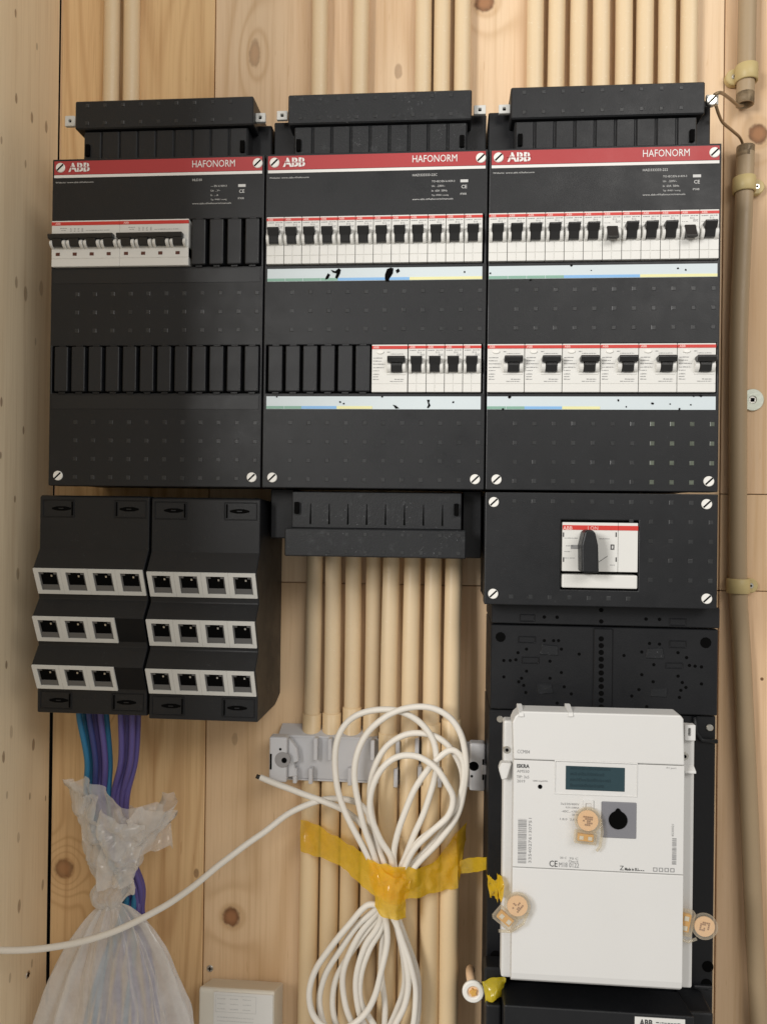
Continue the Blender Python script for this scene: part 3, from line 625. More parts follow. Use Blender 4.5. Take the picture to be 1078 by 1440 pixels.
m = MB(); q = P(759, 1106.5, YT); m.cyl((q.x, YT-.0004, q.z), (q.x, YT+.001, q.z), .0020, 14); m.build('indicator_hole', DARK, face)
y = YT-.0003; m = MB(); R = random.Random(2)
def tx(s, px, py, h, w=None, bold=0, vert=False): q = P(px, py, y); add_text(m, s, q.x, q.z, y, h*.00066, w and w*.00066, bold, vert)
tx('ISKRA', 726.5, 1080, 5.5, 17, .03); tx('CE', 772, 1219, 8.5, 11, .005); 
tx('Z', 871, 1224, 6); tx('Made in EU', 878, 1224.5, 4, 18, .02); tx('---', 897, 1225, 1, 8)
m2 = m; m = MB()
tx('AM550', 726.5, 1086.5, 4); tx('TIP: 3x5', 726, 1094.5, 4, 17); tx('2019', 726.5, 1100.5, 4); tx('1000 imp/kWh', 749, 1100, 3, 20); tx('CCM04', 727, 1059.5, 5, 17)
tx('3x230/400V', 788, 1132, 3, 25); tx('0,25-5(80)A', 795, 1137.5, 3, 18); tx('-40C...+70C', 789, 1142.5, 3, 24); tx('50 Hz', 804, 1147.5, 3, 9); tx('1.8.0  2.8.0', 787, 1153.5, 3, 24)
tx('M18 0122', 785.5, 1219.5, 6.5, 27); tx('30 C', 787, 1208, 3, 9); tx('70 C', 800, 1209, 3, 12); tx('Class B', 799, 1213, 3, 13)
tx('P1 port', 937, 1082, 3, 13); tx('33540276130751', 746.5, 1214, 4, 62, vert=True); tx('4530021', 947, 1177, 3, 17, vert=True)
for i in range(4): q = P(918+i*8, 1226+i*.3, y); m.plate(q.x, q.x+.0036, q.z, q.z+.0036, y, y+.0002, [(q.x+.0006, q.x+.0030, q.z+.0006, q.z+.0030)])
m.build('print_lettering', INK, face)['kind'] = 'stuff'; m2.build('bold_lettering', INKD, face)['kind'] = 'stuff'
m = MB()
def bars(px, py0, py1, wpx, R):
    a = P(px, py1, y); b = P(px, py0, y); z = a.z
    while z < b.z: h = R.choice((.0004, .0006, .0010)); m.box(a.x, a.x+wpx*.00066, y, y+.0002, z, min(z+h, b.z)); z += h+R.choice((.0004, .0005, .0008))
bars(727.5, 1152, 1214, 11.5, R); bars(944.5, 1178, 1216, 5.5, R); m.build('barcode', INK, face)['kind'] = 'stuff'
a = rec(819.5, 1125, 834, 1141); MB().plate(a[0], a[1], a[2], a[3], YT-.0015, YT+.0005, [(a[0]+.002, a[1]-.002, a[2]+.001, a[3]-.003)]).build('seal_eye', METR, face, bevel=.0003)
# lugs and screws on both side flanges
for (px, py, Y) in ((712.5, 1055, -.149), (962.5, 1064, -.151)):
    q = P(px, py, Y); MB().cyl(q, q+Vector((0, .004, 0)), .0036, 16).build('case_screw', STEEL, H, bevel=.0005)
    MB().cyl(q+Vector((0, -.0006, 0)), q+Vector((0, .001, 0)), .0016, 6).build('screw_socket', DARK, H)
a = rec(960.5, 1018, 974, 1040, -.150); MB().plate(a[0], a[1]+.001, a[2], a[3], -.1545, -.147, [(a[0]+.003, a[1]-.003, a[2]+.004, a[3]-.003)]).build('latch', METR, H, bevel=.0005)
q = P(965, 1084, -.151); MB().yz([(-.148, q.z), (-.156, q.z-.001), (-.156, q.z+.001), (-.148, q.z+.005)], q.x-.003, q.x+.007).build('latch_lip', METR, H, bevel=.0003)
q = P(711, 1080, -.151); MB().xz([(q.x-.004, q.z-.010), (q.x+.001, q.z-.008), (q.x+.005, q.z+.006), (q.x-.005, q.z+.006), (q.x-.007, q.z)], -.157, -.147).build('latch_lip', METR, H, bevel=.001)
# ------------------------------------------------------------------ seals hanging on the meter
def seal(label, px, py, ang, r, Y, bx, by, tail):
    q = P(px, py, Y); t = thing('meter_seal', label, 'seal', q, 'clear plastic seals on the meter')
    c, s = math.cos(ang), math.sin(ang); X = Vector((c, 0, s)); Z = Vector((-s, 0, c)); Yv = Vector((0, 1, 0))
    T = lambda a, b, d: q + X*a + Z*b + Yv*d
    k = 24; circ = lambda rr, d: [T(rr*math.cos(i*6.283/k), rr*math.sin(i*6.283/k), d) for i in range(k)]
    MB().ring_prism(circ(r, -.0022), circ(r, .0022), True).build('case', SEALT, t, bevel=.0006, seg=2)
    MB().ring_prism(circ(r*.78, -.0010), circ(r*.78, .0008), True).build('disc', SEALC, t)
    m = MB(); R = random.Random(int(px))
    for i in range(5):
        for j in range(5):
            if R.random() < .55: a = (-2.5+i)*r*.15; b = (-2.5+j)*r*.15; w = r*.115; m.ring_prism([T(a, b, -.0013), T(a+w, b, -.0013), T(a+w, b+w, -.0013), T(a, b+w, -.0013)], [T(a, b, -.0009), T(a+w, b, -.0009), T(a+w, b+w, -.0009), T(a, b+w, -.0009)])
    m.build('stamp', plastic('brown_stamp', (.30, .17, .10, 1), .6), t)
    def bx_(a0, a1, b0, b1, d0, d1): return MB().ring_prism([T(a0, b0, d0), T(a1, b0, d0), T(a1, b1, d0), T(a0, b1, d0)], [T(a0, b0, d1), T(a1, b0, d1), T(a1, b1, d1), T(a0, b1, d1)])
    bx_(bx[0]*r, bx[1]*r, by[0]*r, by[1]*r, -.0032, .0032).build('body', SEALT, t, bevel=.0006)
    mx, mz = (bx[0]+bx[1])/2*r, (by[0]+by[1])/2*r; ww, hh = (bx[1]-bx[0])*r*.36, (by[1]-by[0])*r*.3
    bx_(mx-ww, mx+ww, mz-hh, mz+hh, -.0018, .0018).build('rotor', AMBER, t, bevel=.0004)
    for k_ in (-1, 1): bx_(mx+k_*ww*.55-ww*.25, mx+k_*ww*.55+ww*.25, mz-hh*.5, mz+hh*.5, -.0024, -.0019).build('rotor_tooth', WHT2, t)
    MB().tube([T(a*r, b*r, d) for a, b, d in tail], .0013, 8).build('tail', SEALT, t)
seal('clear round seal with peach disc hanging in the middle of the meter face', 826, 1154, math.radians(-4), .0118, YT-.006, (-.9, .75), (-1.75, -.85), [(.95, .2, 0), (1.15, -.8, 0), (1.1, -1.9, .001), (.9, -2.3, .002)])
seal('tilted clear seal with peach disc at the lower left edge of the meter', 727, 1274, math.radians(-38), .0118, YT-.006, (-.95, .75), (-1.9, -.8), [(.95, .1, 0), (1.2, -.8, 0), (.9, -1.9, .001), (.2, -2.5, .002)])
seal('clear seal seen edgewise with amber core at the lower right edge of the meter', 990, 1303, math.radians(-100), .0115, -.158, (-.95, 1.0), (-2.1, -.9), [(1.1, -.4, 0), (1.5, -1.0, 0), (1.4, -2.0, .001), (.9, -2.5, .002)])
# ------------------------------------------------------------------ service fuse box under the meter
YF = -.150
K = thing('service_fuse_box', 'black service fuse box with sloping top, cut off below the meter', 'fuse box', (.22, -.09, -.85))
a = P(709, 1412, YF); b = P(976, 1432, YF); back = -.100
zf = P(842, 1422, YF).z; zk = P(842, 1388, back).z
MB().yz([(YF, zf), (back, zk), (back, -.86), (YF, -.86)], a.x, b.x).build('body', BLK, K, bevel=.0015, seg=2)
q = P(892, 1432, YF); lb = MB().box(q.x, q.x+.045, YF-.0006, YF+.001, q.z-.02, q.z+.0015).build('label_plate', WHT, K)
m = MB(); add_text(m, 'ABB', q.x+.004, q.z-.0065, YF-.0008, .0062, .012, bold=.035); R = random.Random(6)
dashes(m, q.x+.019, q.z-.003, YF-.0008, .001, .022, R); dashes(m, q.x+.019, q.z-.006, YF-.0008, .001, .022, R); m.build('brand_lettering', INKD, lb)
a2 = P(978, 1424, -.125); MB().box(b.x+.001, P(1003, 1424, -.125).x, -.125, back+.012, -.86, a2.z).build('side_block', BLK, K, bevel=.002, seg=2)
a3 = P(683, 1413, -.125); MB().box(a3.x, a.x-.001, -.125, back+.012, -.86, a3.z).build('side_block', BLK, K, bevel=.002, seg=2)
a4 = rec(681, 1364, 712, 1408, -.115)
MB().box(a4[0], a4[1], -.113, -.090, a4[2], a4[3]).build('clip_block', BLK, K, bevel=.002)
def ridge(p): n = noise.noise_vector(p); return Vector((n.x*.4, .45-abs(n.y)*1.9+.35*n.z, n.z*.4))
def crumple(rows_fn, nu, nv, amp, sc, seed=0.0):
    rows = []
    for i in range(nu+1):
        r = []
        for j in range(nv+1):
            p = Vector(rows_fn(i/nu, j/nv)); q = p*sc+Vector((seed, 0, 0)); r.append(p+ridge(q)*amp+ridge(q*2.3)*amp*.25)
        rows.append(r)
    return rows
# yellow wrap on that clip
def quadfn(c00, c10, c11, c01, bul=0.0):
    return lambda u, v: (c00*(1-u)*(1-v) + c10*u*(1-v) + c11*u*v + c01*(1-u)*v) + Vector((0, -bul*math.sin(math.pi*u)*math.sin(math.pi*v), 0))
Z = lambda px, py, Y: P(px, py, Y)
m = MB().grid(crumple(quadfn(Z(679, 1378, -.117), Z(711, 1378, -.117), Z(707, 1407, -.117), Z(681, 1408, -.117), .010), 14, 12, .006, 70, 3))
tag(m.build('tape_scrap', TAPE2, None, origin=Z(695, 1392, -.115)), 'crumpled bright yellow tape wrapped on the black clip below the meter', 'tape', 'yellow tape scraps')
# yellow tape flap at the meter's left edge
m = MB().grid(crumple(quadfn(Z(683, 1232, -.100), Z(705, 1236, -.160), Z(706, 1268, -.160), Z(690, 1262, -.104), .004), 14, 12, .010, 80, 9))
tag(m.build('tape_scrap', TAPE, None, origin=Z(690, 1245, -.11)), 'torn amber tape flap stuck at the left edge of the meter', 'tape', 'yellow tape scraps')
# ------------------------------------------------------------------ patch panels
YP = -.112
def patch(label, px, counts):
    # px: (left,right) of the flat flange at its top and the pixel rows of its profile
    (tl, tr), rows = px
    x0 = P(tl, 700, YP).x; x1 = P(tr, 700, YP).x; cx = (tl+tr)/2
    zz = lambda py, Y: P(cx, py, Y).z
    OUT = .0125
    prof = [(-.004, zz(rows[0]+8, -.10)), (YP+.002, zz(rows[0], YP)), (YP, zz(rows[0]+3, YP)), (YP, zz(rows[1], YP))]; tri = []
    for k in range(3):
        r0, pk, ft = rows[1+k*3], rows[2+k*3], rows[3+k*3]
        a = (YP-OUT, zz(pk, YP-OUT)); b = (YP-.0005, zz(ft, YP-.0005)); prof += [a, b]; tri.append((a, b))
        if k < 2: prof.append((YP, zz(rows[4+k*3], YP)))
    prof += [(YP, zz(rows[9]+2, YP)), (YP, zz(rows[10], YP)), (YP+.003, zz(rows[10], YP)-.001), (-.030, zz(rows[10], YP)-.003), (-.004, zz(rows[10], YP)+.004)]
    t = thing('patch_panel', label, 'patch panel', ((x0+x1)/2, 0, zz(rows[10], YP)), 'pair of data patch panels')
    body = MB().yz(prof, x0, x1).build('body', BLK, t, bevel=.0007)
    # latch frames in flanges
    w = x1-x0
    for zt_, zb_ in ((zz(rows[0]+6, YP), zz(rows[0]+31, YP)), (zz(rows[9]+5, YP), zz(rows[10]-5, YP))):
        for s in (0, 1):
            xa = x0+.003 if s == 0 else x1-.003-.034; xb = xa+.034
            fr = MB().plate(xa, xb, zb_, zt_, YP-.0008, YP+.0005, [(xa+.0009, xb-.0009, zb_+.0009, zt_-.0009)]).build('latch_frame', BLK2, t, bevel=.0003)
            zc = (zt_+zb_)/2; lx0 = xa+(.010 if s == 0 else .006)
            MB().xz([(lx0, zc-.0008), (lx0+.006, zc-.0022), (lx0+.014, zc-.0022), (lx0+.020, zc-.0008), (lx0+.020, zc+.0008), (lx0+.014, zc+.0022), (lx0+.006, zc+.0022), (lx0, zc+.0008)], YP-.0005, YP+.0005).build('latch_slot', DARK, fr)
            q = lx0+.010; MB().box(q-.0025, q+.0025, YP-.0011, YP-.0005, zc-.0005, zc+.0005).build('latch_rib', BLK, fr)
            xe = xb-.0030 if s == 0 else xa+.0022; MB().box(xe, xe+.0012, YP-.0010, YP+.0003, zb_+.002, zt_-.002).build('latch_edge', DARK, fr)
    # jacks
    for k, (a, b) in enumerate(tri):
        n = counts[k]; mx = .0008; pitch = (w-2*mx)/4
        A = Vector((0, a[0], a[1])); V = Vector((0, b[0]-a[0], b[1]-a[1])); hl = V.length; V.normalize(); N = V.cross(Vector((1, 0, 0))).normalized()
        if N.y > 0: N = -N
        def T(u, v, d): return Vector((u, 0, 0)) + A + V*v + N*d
        for i in range(4):
            u0 = x0+mx+i*pitch
            if i >= n:
                MB().ring_prism([T(u0+.0005, .001, .0003), T(u0+pitch, .001, .0003), T(u0+pitch, hl*.97, .0003), T(u0+.0005, hl*.97, .0003)], [T(u0+.0005, .001, -.002), T(u0+pitch, .001, -.002), T(u0+pitch, hl*.97, -.002), T(u0+.0005, hl*.97, -.002)]).build('blank_cover', VOID, t)
                continue
            u1 = u0+pitch-.0002; o0, o1 = u0+.0048, u1-.0038; v0, v1 = hl*.13, hl*.86; th = .0020
            m = MB()
            def bx(a0, a1, b0, b1, d0, d1): m.ring_prism([T(a0, b0, d1), T(a1, b0, d1), T(a1, b1, d1), T(a0, b1, d1)], [T(a0, b0, d0), T(a1, b0, d0), T(a1, b1, d0), T(a0, b1, d0)])
            bx(u0, o0, .0, hl, .0002, th); bx(o1, u1, .0, hl, .0002, th); bx(o0, o1, .0, v0, .0002, th); bx(o0, o1, v1, hl, .0002, th)
            bx(o1+.0010, o1+.0013, .001, hl-.001, th, th+.0002)
            j = m.build('network_jack', WHT2, t)
            m = MB(); bx(o0, o1, v0, v1, .0002, .0004); m.build('socket', DARK, j)
            m = MB(); bx(o0+.001, o1-.001, v1-.0062, v1-.0003, .0004, .0010); bx(o0+.0002, o0+.0015, v0, v1, .0004, .0012); bx(o1-.0015, o1-.0002, v0, v1, .0004, .0012)
            bx(o0+.0015, o0+.0045, v0+.0005, v0+.003, .0004, .0009); bx(o1-.0045, o1-.0015, v0+.0005, v0+.003, .0004, .0009)
            m.build('shutter', plastic('dark_shutter', (.11, .11, .11, 1), .35) if 'dark_shutter' not in bpy.data.materials else bpy.data.materials['dark_shutter'], j)
            m = MB(); c = o0+(o1-o0)*.66; bx(c-.0008, c+.0008, v0+.0035, v0+.0055, .0004, .0012); m.build('contact', STEEL, j)
    return t
patch('black data patch panel at left with ten white jacks and two empty positions', ((56.5, 210), (697, 772, 800, 835, 843, 868, 902, 909, 937, 969, 1004)), (4, 3, 3))
patch('black data patch panel at right with twelve white jacks, three full rows of four', ((213.5, 366), (700, 777, 805, 839, 848, 872.5, 908.5, 915, 942.5, 976, 1013)), (4, 4, 4))
# ------------------------------------------------------------------ conduits
TR = .0093
def conduit(label, group, path, r=TR, mat=TUBE, sleeve=None, hollow=False, name='conduit'):
    t = thing(name, label, 'conduit', path[0], group)
    pts = [Vector(p) for p in path]
    if hollow:
        m = MB().tube(pts, r, 20, cap=False)
        d = (pts[1]-pts[0]).normalized(); m.ringtube(pts[0]-d*.0001, pts[0]+d*.012, r, r*.85)
        m.build('pipe', mat, t); MB().cyl(pts[0]+d*.011, pts[0]+d*.0125, r*.9, 18).build('pipe_inside', DARK, t)
    else: MB().tube(pts, r, 20).build('pipe', mat, t)
    if sleeve:
        sp, r2 = sleeve
        MB().tube(sp, r2, 22).build('sleeve', TUBE2, t, bevel=.0006)
    return t
YT_ = -.0098; top = .60
ords = ['first', 'second', 'third', 'fourth', 'fifth', 'sixth', 'seventh', 'last']
for nm, px in (('left one of the two cream conduits rising behind the left fuse box', 156.5), ('right one of the two cream conduits rising behind the left fuse box', 184.5)):
    q = P(px, 70, YT_); conduit(nm, 'conduits rising above the fuse boxes', spline([(q.x, YT_, .17), (q.x+random.uniform(-.0012, .0012), YT_-.0006, .33), (q.x+random.uniform(-.0018, .0018), YT_, top)], 6))
for i, px in enumerate((449, 507, 594, 622, 650)):
    q = P(px, 70, YT_); conduit('cream conduit above the middle fuse box, %s from the left of its five' % (ords[:4]+['last'])[i], 'conduits rising above the fuse boxes', spline([(q.x, YT_, .17), (q.x+random.uniform(-.0012, .0012), YT_-.0006, .33), (q.x+random.uniform(-.0018, .0018), YT_, top)], 6))
for i, px in enumerate((753, 781, 814, 844, 875.5, 905.5, 936.5, 968)):
    q = P(px, 70, YT_); conduit('cream conduit above the right fuse box, %s from the left of its eight' % ords[i], 'conduits rising above the fuse boxes', spline([(q.x, YT_, .17), (q.x+random.uniform(-.0012, .0012), YT_-.0006, .33), (q.x+random.uniform(-.0018, .0018), YT_, top)], 6))
mid = [(442.6, 438.9, 431.8, 1003), (468.8, 466.6, 460.5, 1002), (497.2, 495, 488, 994), (526.2, 523.7, 517, 998), (550.2, 546, 543, 1030), (579.9, 575.8, 572, 1030), (609.2, 606, 603, 1016), (637.6, 634.4, 630, 1011)]
for i, (xa, xb, xc, sy) in enumerate(mid):
    yy = -.0105 if i < 4 else -.036
    a, b, c = P(xa, 790, -.0105), P(xb, 990, yy), P(xc, 1400, yy)
    if i >= 4: a = P(xa, 790, -.030)
    path = [(a.x, a.y, a.z+.06), a, b, c, (c.x, c.y, -.84)]
    s0 = P(xb + (xc-xb)*(sy-990)/410, sy, yy); s1 = c
    r = TR if i not in (0, 4) else TR
    dd = 'running behind the grey bracket' if i < 4 else 'running in front of the bracket line'
    conduit('cream conduit below the middle fuse box, %s from the left of its eight' % ords[i], 'conduits dropping below the middle fuse box', spline(path, 8), r, TUBE, ([s0, s0.lerp(s1, .5), s1, (c.x, c.y, -.84)], r+.0013))
# right wall conduits
YR = -.0125
def clamp_(label, px0, px1, y0, y1, scr, tube_px, left):
    a, b = P(px0, y1, YR), P(px1, y0, YR); c = P(tube_px, (y0+y1)/2, YR); s = P(scr[0], scr[1], -.006)
    t = thing('pipe_clamp', label, 'pipe clamp', (c.x, 0, c.z), 'tan pipe clamps on the right wall')
    R_ = TR+.0026; zc = (a.z+b.z)/2; h = (b.z-a.z)/2
    MB().ringtube((c.x, YR, zc-h), (c.x, YR, zc+h), R_, TR+.0002, 24).build('band', CLIP, t, bevel=.0006)
    sx = -1 if left else 1; m = MB()
    e = s.x; k = 10; ear = [(c.x+sx*R_*.6, zc+h), (e, zc+h)] + [(e+sx*h*math.sin(math.pi*i/k), zc+h*math.cos(math.pi*i/k)) for i in range(1, k)] + [(e, zc-h), (c.x+sx*R_*.6, zc-h)]
    m.xz(ear, -.0085, -.0005).build('ear', CLIP, t, bevel=.0010)
    q = Vector((e, -.0090, zc)); MB().cyl(q, q+Vector((0, .003, 0)), .0032, 14).build('clamp_screw', STEEL, t, bevel=.0006)
    MB().cyl(q+Vector((0, -.0004, 0)), q+Vector((0, .001, 0)), .0012, 6).build('screw_recess', DARK, t)
q0 = P(1047, 147, YR); q1 = P(1049, 90, YR); q2 = P(1052, 5, YR)
conduit('tan conduit coming down at top right, open end just below its clamp', 'conduits on the right wall', [q0, q0.lerp(q1, .5), q1, (q2.x, YR, .6)], TR, TAN, None, True)
path = [P(px, py, YR) for px, py in ((1048, 206), (1045, 300), (1038, 480), (1037, 700), (1037.5, 830), (1043, 930), (1052, 1120), (1060, 1300), (1067, 1440), (1072, 1520))]
conduit('long tan conduit right of the fuse boxes, curving outward at the bottom', 'conduits on the right wall', spline(path, 6), TR, TAN, None, True)
clamp_('tan pipe clamp at top right with its screw on the left', 1024, 1064, 92, 116, (1031, 102), 1049, True)
clamp_('tan pipe clamp with screw on the right, level with the red header stripes', 1031, 1069, 249, 271, (1063, 259), 1046, False)
clamp_('tan pipe clamp with screw on the right, level with the bottom of the switch box', 1022, 1062, 814, 834, (1054, 825), 1037.5, False)
# washer
q = P(1058, 562, -.003); t = thing('washer', 'large zinc washer and dark screw beside the long tan conduit', 'washer', q)
MB().ringtube(q, q+Vector((0, .003, 0)), .0120, .0042, 28).build('ring', plastic('zinc_washer', (.55, .58, .50, 1), .4, .5, .2, 200, .3, metal=.5), t, bevel=.0004)
MB().cyl(q+Vector((0, .0005, 0)), q+Vector((0, .003, 0)), .0042, 16, sm=True).build('screw_head', STEEL, t, bevel=.0004)
MB().box(q.x-.0020, q.x+.0020, q.y+.0001, q.y+.001, q.z-.0020, q.z+.0020).build('screw_recess', DARK, t)
# earth wires
t = thing('earth_wire', 'thin brown bare wires from the corner terminal to the right conduits', 'wire', P(1003, 140, -.108))
MB().tube(spline([P(1004, 133, -.110), P(1013, 130, -.105), P(1024, 137, -.06), P(1037, 147.5, -.03), P(1044, 148, -.015)], 8), .0017, 8).build('upper_strand', WIRE, t)
MB().tube(spline([P(1006, 147, -.110), P(1010, 160, -.10), P(1016, 172, -.08), P(1030, 184, -.05), P(1041, 195, -.02), P(1047, 214, -.0125)], 8), .0015, 8).build('lower_strand', WIRE, t)
# wood screws
for px, py, lab, X in ((295, 1363, 'small zinc screw head in the timber above the ivory junction box', None), (40, 1371, 'small oval zinc screw head near the bottom of the side wall', -.3875)):
    t = None
    if X is None: q = P(px, py, -.0012); d = Vector((0, .003, 0)); side_ = Vector((1, 0, 0))
    else: q = atX(px, py, X+.0008); d = Vector((-.003, 0, 0)); side_ = Vector((0, 1, 0))
    t = thing('wood_screw', lab, 'screw', q, 'screws in the timber')
    MB().cyl(q, q+d, .0040, 14).build('head', STEEL, t, bevel=.0005)
    m = MB(); f = -d.normalized()*.0003
    for u, v in ((side_, Vector((0, 0, 1))), (Vector((0, 0, 1)), side_)): m.ring_prism([q+f+u*a*.0024+v*b*.0006 for a, b in ((-1, -1), (1, -1), (1, 1), (-1, 1))], [q-f+u*a*.0024+v*b*.0006 for a, b in ((-1, -1), (1, -1), (1, 1), (-1, 1))])
    m.build('cross_recess', DARK, t)
# ------------------------------------------------------------------ grey bracket
YG = -.0255
t = thing('mounting_bracket', 'light grey plastic mounting bracket across the cream conduits', 'bracket', P(530, 1100, 0))
a = rec(380, 1040, 682, 1103, -.026)
zt, zb = a[3], a[2]
MB().box(a[0]+.004, a[1]-.004, -.0235, -.0212, zb+.002, zt).build('back_plate', GREY, t, bevel=.0008)
MB().yz([(-.0240, zt-.002), (-.0240, zt+.0005), (-.001, zt+.008), (-.001, zt+.006)], a[0]+.008, a[0]+.120).build('top_flange', GREY, t, bevel=.0005)
MB().box(a[0]+.008, a[1]-.010, -.0240, -.0205, zb, zb+.0020).build('bottom_flange', GREY, t, bevel=.0004)
for px in (444, 464, 524):
    q = P(px, 1056, -.03); MB().box(q.x-.0022, q.x+.0022, -.0330, -.0235, q.z-.010, zt+.0006).build('rib', GREY, t, bevel=.0006)
for px in (415, 437, 492):
    q = P(px, 1090, -.03); MB().box(q.x-.0022, q.x+.0022, -.0330, -.0235, zb-.0006, q.z+.008).build('rib', GREY, t, bevel=.0006)
for px, py in ((556, 1095), (586, 1052), (590, 1092), (618, 1095), (559, 1056)):
    q = P(px, py, -.046); MB().box(q.x-.0022, q.x+.0022, -.0460, -.0235, q.z-.010, q.z+.010).build('rib', GREY, t, bevel=.0006)
for s, (l, r_, yt, yb, hx, hy) in enumerate(((378, 403, 1037, 1101, 397, 1069), (660, 682, 1046, 1113, 666, 1078))):
    e = rec(l, yt, r_, yb, -.040)
    MB().box(e[0], e[1], -.040, -.0242, e[2], e[3]).build('end_block', GREY, t, bevel=.0022, seg=3)
    q = P(hx, hy, -.0405); eb = MB().cyl(q, q+Vector((0, .004, 0)), .0088 if s == 0 else .0052, 20).build('screw_well', plastic('grey_well', (.30, .29, .29, 1), .5) if s == 0 else DARK, t, bevel=.0006)
    q2 = q+Vector((.002, -.0004, -.0003)); MB().cyl(q2, q2+Vector((0, .003, 0)), .0030, 12).build('screw_hole', DARK, t)
    q = P(hx-3, hy-15, -.0404) if s == 0 else P(hx-3, hy+14, -.0404); MB().cyl(q, q+Vector((0, .002, 0)), .0014, 10).build('pin_hole', DARK, t)
    xe = e[0]+.0012 if s == 0 else e[1]-.0032
    for zz in (.30, .62) if s else (.35,): MB().box(xe, xe+.0020, -.0405, -.038, e[2]+(e[3]-e[2])*zz-.003, e[2]+(e[3]-e[2])*zz+(.003 if s else .014)).build('clip_slot', DARK, t)
    if s: MB().box(e[1]-.0036, e[1]+.0012, -.0425, -.036, e[2]+.019, e[2]+.029).build('clip_tongue', GREY, t, bevel=.0006)
    else: q = P(413, 1062, -.038); MB().xz([(e[1], e[2]+.004), (e[1]+.011, e[2]+.006), (e[1]+.006, e[2]+.020), (e[1]+.012, e[2]+.022), (e[1]+.010, e[2]+.036), (e[1]+.002, e[3]-.004), (e[1], e[3]-.003)], -.034, -.0242).build('gusset', GREY, t, bevel=.001)
# ------------------------------------------------------------------ ivory junction box
yb_ = -.052; e = rec(279, 1393, 385, 1460, yb_)
t = thing('junction_box', 'ivory junction box with white label sheet at the bottom edge, right of the bag', 'junction box', ((e[0]+e[1])/2, 0, -.85))
zt0, zt1 = e[3], P(340, 1384, -.004).z
m = MB(); x0, x1 = e[0], e[1]
m.yz([(yb_, zt0-.003), (yb_+.003, zt0), (-.003, P(340, 1378, -.003).z), (-.003, -.86), (yb_, -.86)], x0, x1)
m.build('body', IVORY, t, bevel=.0022, seg=3)
f = rec(300, 1398, 383, 1460, yb_-.001); lb = MB().box(f[0], f[1], yb_-.0006, yb_+.001, f[2], f[3]).build('label_sheet', plastic('white_label', (.72, .71, .68, 1), .5, dirt=.1), t)
m = MB(); y = yb_-.0008; g = rec(303, 1401, 360, 1425, y); m.plate(g[0], g[1], g[2], g[3], y, y+.0001, [(g[0]+.0003, g[1]-.0003, g[2]+.0003, g[3]-.0003)])
R = random.Random(12)
for i in range(3):
    for j in range(3): dashes(m, g[0]+.002+j*.014, g[2]+.003+i*.0055, y, .0012, .009, R)
for i in range(3): dashes(m, g[0]+.002, g[2]-.006-i*.004, y, .0010, .04, R)
m.build('print_marks', plastic('pale_ink', (.58, .58, .56, 1), .6, bump=0), lb)
# ------------------------------------------------------------------ cable end with white ring
q = P(665, 1393, -.105); t = thing('cable_end', 'white ringed cable end pointing forward with an amber core', 'cable', q)
MB().tube(spline([P(662, 1364, -.030), P(661, 1364, -.06), P(661, 1372, -.085), P(664, 1388, -.100), q], 6), [.0045]*24+[.0045], 12).build('cable', SEALC, t)
MB().ringtube(q+Vector((0, -.004, 0)), q+Vector((0, .001, 0)), .0108, .0055, 28).build('ring', SCRW, t, bevel=.0012)
MB().cyl(q+Vector((0, -.002, 0)), q+Vector((0, .004, 0)), .0056, 18).build('ring_inside', SEALC, t)
m = MB(); m.xz([(q.x+.0042*math.cos(a)*(1 if i % 2 else .6), q.z+.0042*math.sin(a)*(1 if i % 2 else .6)) for i, a in enumerate([k*math.pi/5 for k in range(10)])], q.y-.005, q.y).build('core', AMBER, t, bevel=.0003)
# ------------------------------------------------------------------ data cables
cables = [(112, 'teal', TEAL), (119, 'teal', TEAL), (126, 'blue', NAVY), (134, 'purple', PURP), (142, 'purple', PURP), (150, 'teal', TEAL), (170, 'purple', PURP), (178, 'purple', PURP), (186, 'purple', PURP), (194, 'purple', PURP)]
N10 = ['first', 'second', 'third', 'fourth', 'fifth', 'sixth', 'seventh', 'eighth', 'ninth', 'last']
for i, (px, cn, m_) in enumerate(cables):
    f = i/9; ya = -.078 + (.012 if i % 2 else 0); R = random.Random(i)
    pts = [P(px-2, 985, ya), P(px, 1012, ya), P(px*.75+155*.25+f*6, 1070, ya+.004), P(122+f*56, 1125, -.066), P(140+f*40, 1190, -.060+.01*R.random()), P(172+f*28, 1245, -.045-.012*R.random()), P(172+f*28, 1285, -.050-.01*R.random()), P(150+f*55+R.uniform(-8, 8), 1350, -.058), P(125+f*95, 1420, -.060), P(110+f*115, 1500, -.060)]
    MBo = MB().tube(spline(pts, 8), .0032, 10)
    tag(MBo.build('data_cable', m_, None, origin=pts[1]), '%s data cable dropping from the left patch panel, %s from the left of ten' % (cn, N10[i]), 'cable', 'data cables going into the plastic bag')
# ------------------------------------------------------------------ plastic bag
t = thing('plastic_bag', 'crumpled translucent plastic bag knotted around the data cables', 'bag', P(160, 1260, -.06))
def bagrow(pxc, py, wl, wr, Y, dep, n, pleat, ph, rimf=None):
    r = []
    for j in range(n):
        a = 2*math.pi*j/n; k = 1+pleat*(math.sin(13*a+ph)+.6*math.sin(23*a+2.1*ph)+.5*math.sin(7*a-ph))
        w = (wr if math.cos(a) > 0 else wl)
        q = P(pxc + w*math.cos(a)*k, py + (rimf(a) if rimf else 0), Y - dep*math.sin(a)*k); r.append(q)
    return r
rows = []
for i in range(36):
    f = i/35; py = 1268+f*230; w = 7+138*(f**.74)*(1-.15*f); c = 158+f*7
    rows.append(bagrow(c, py, w*.98, 7+138*(f**.62)*(1-.21*f), -.066, .010+.040*f**.6, 160, .10*(1-.5*f)+.02, .6+.8*f))
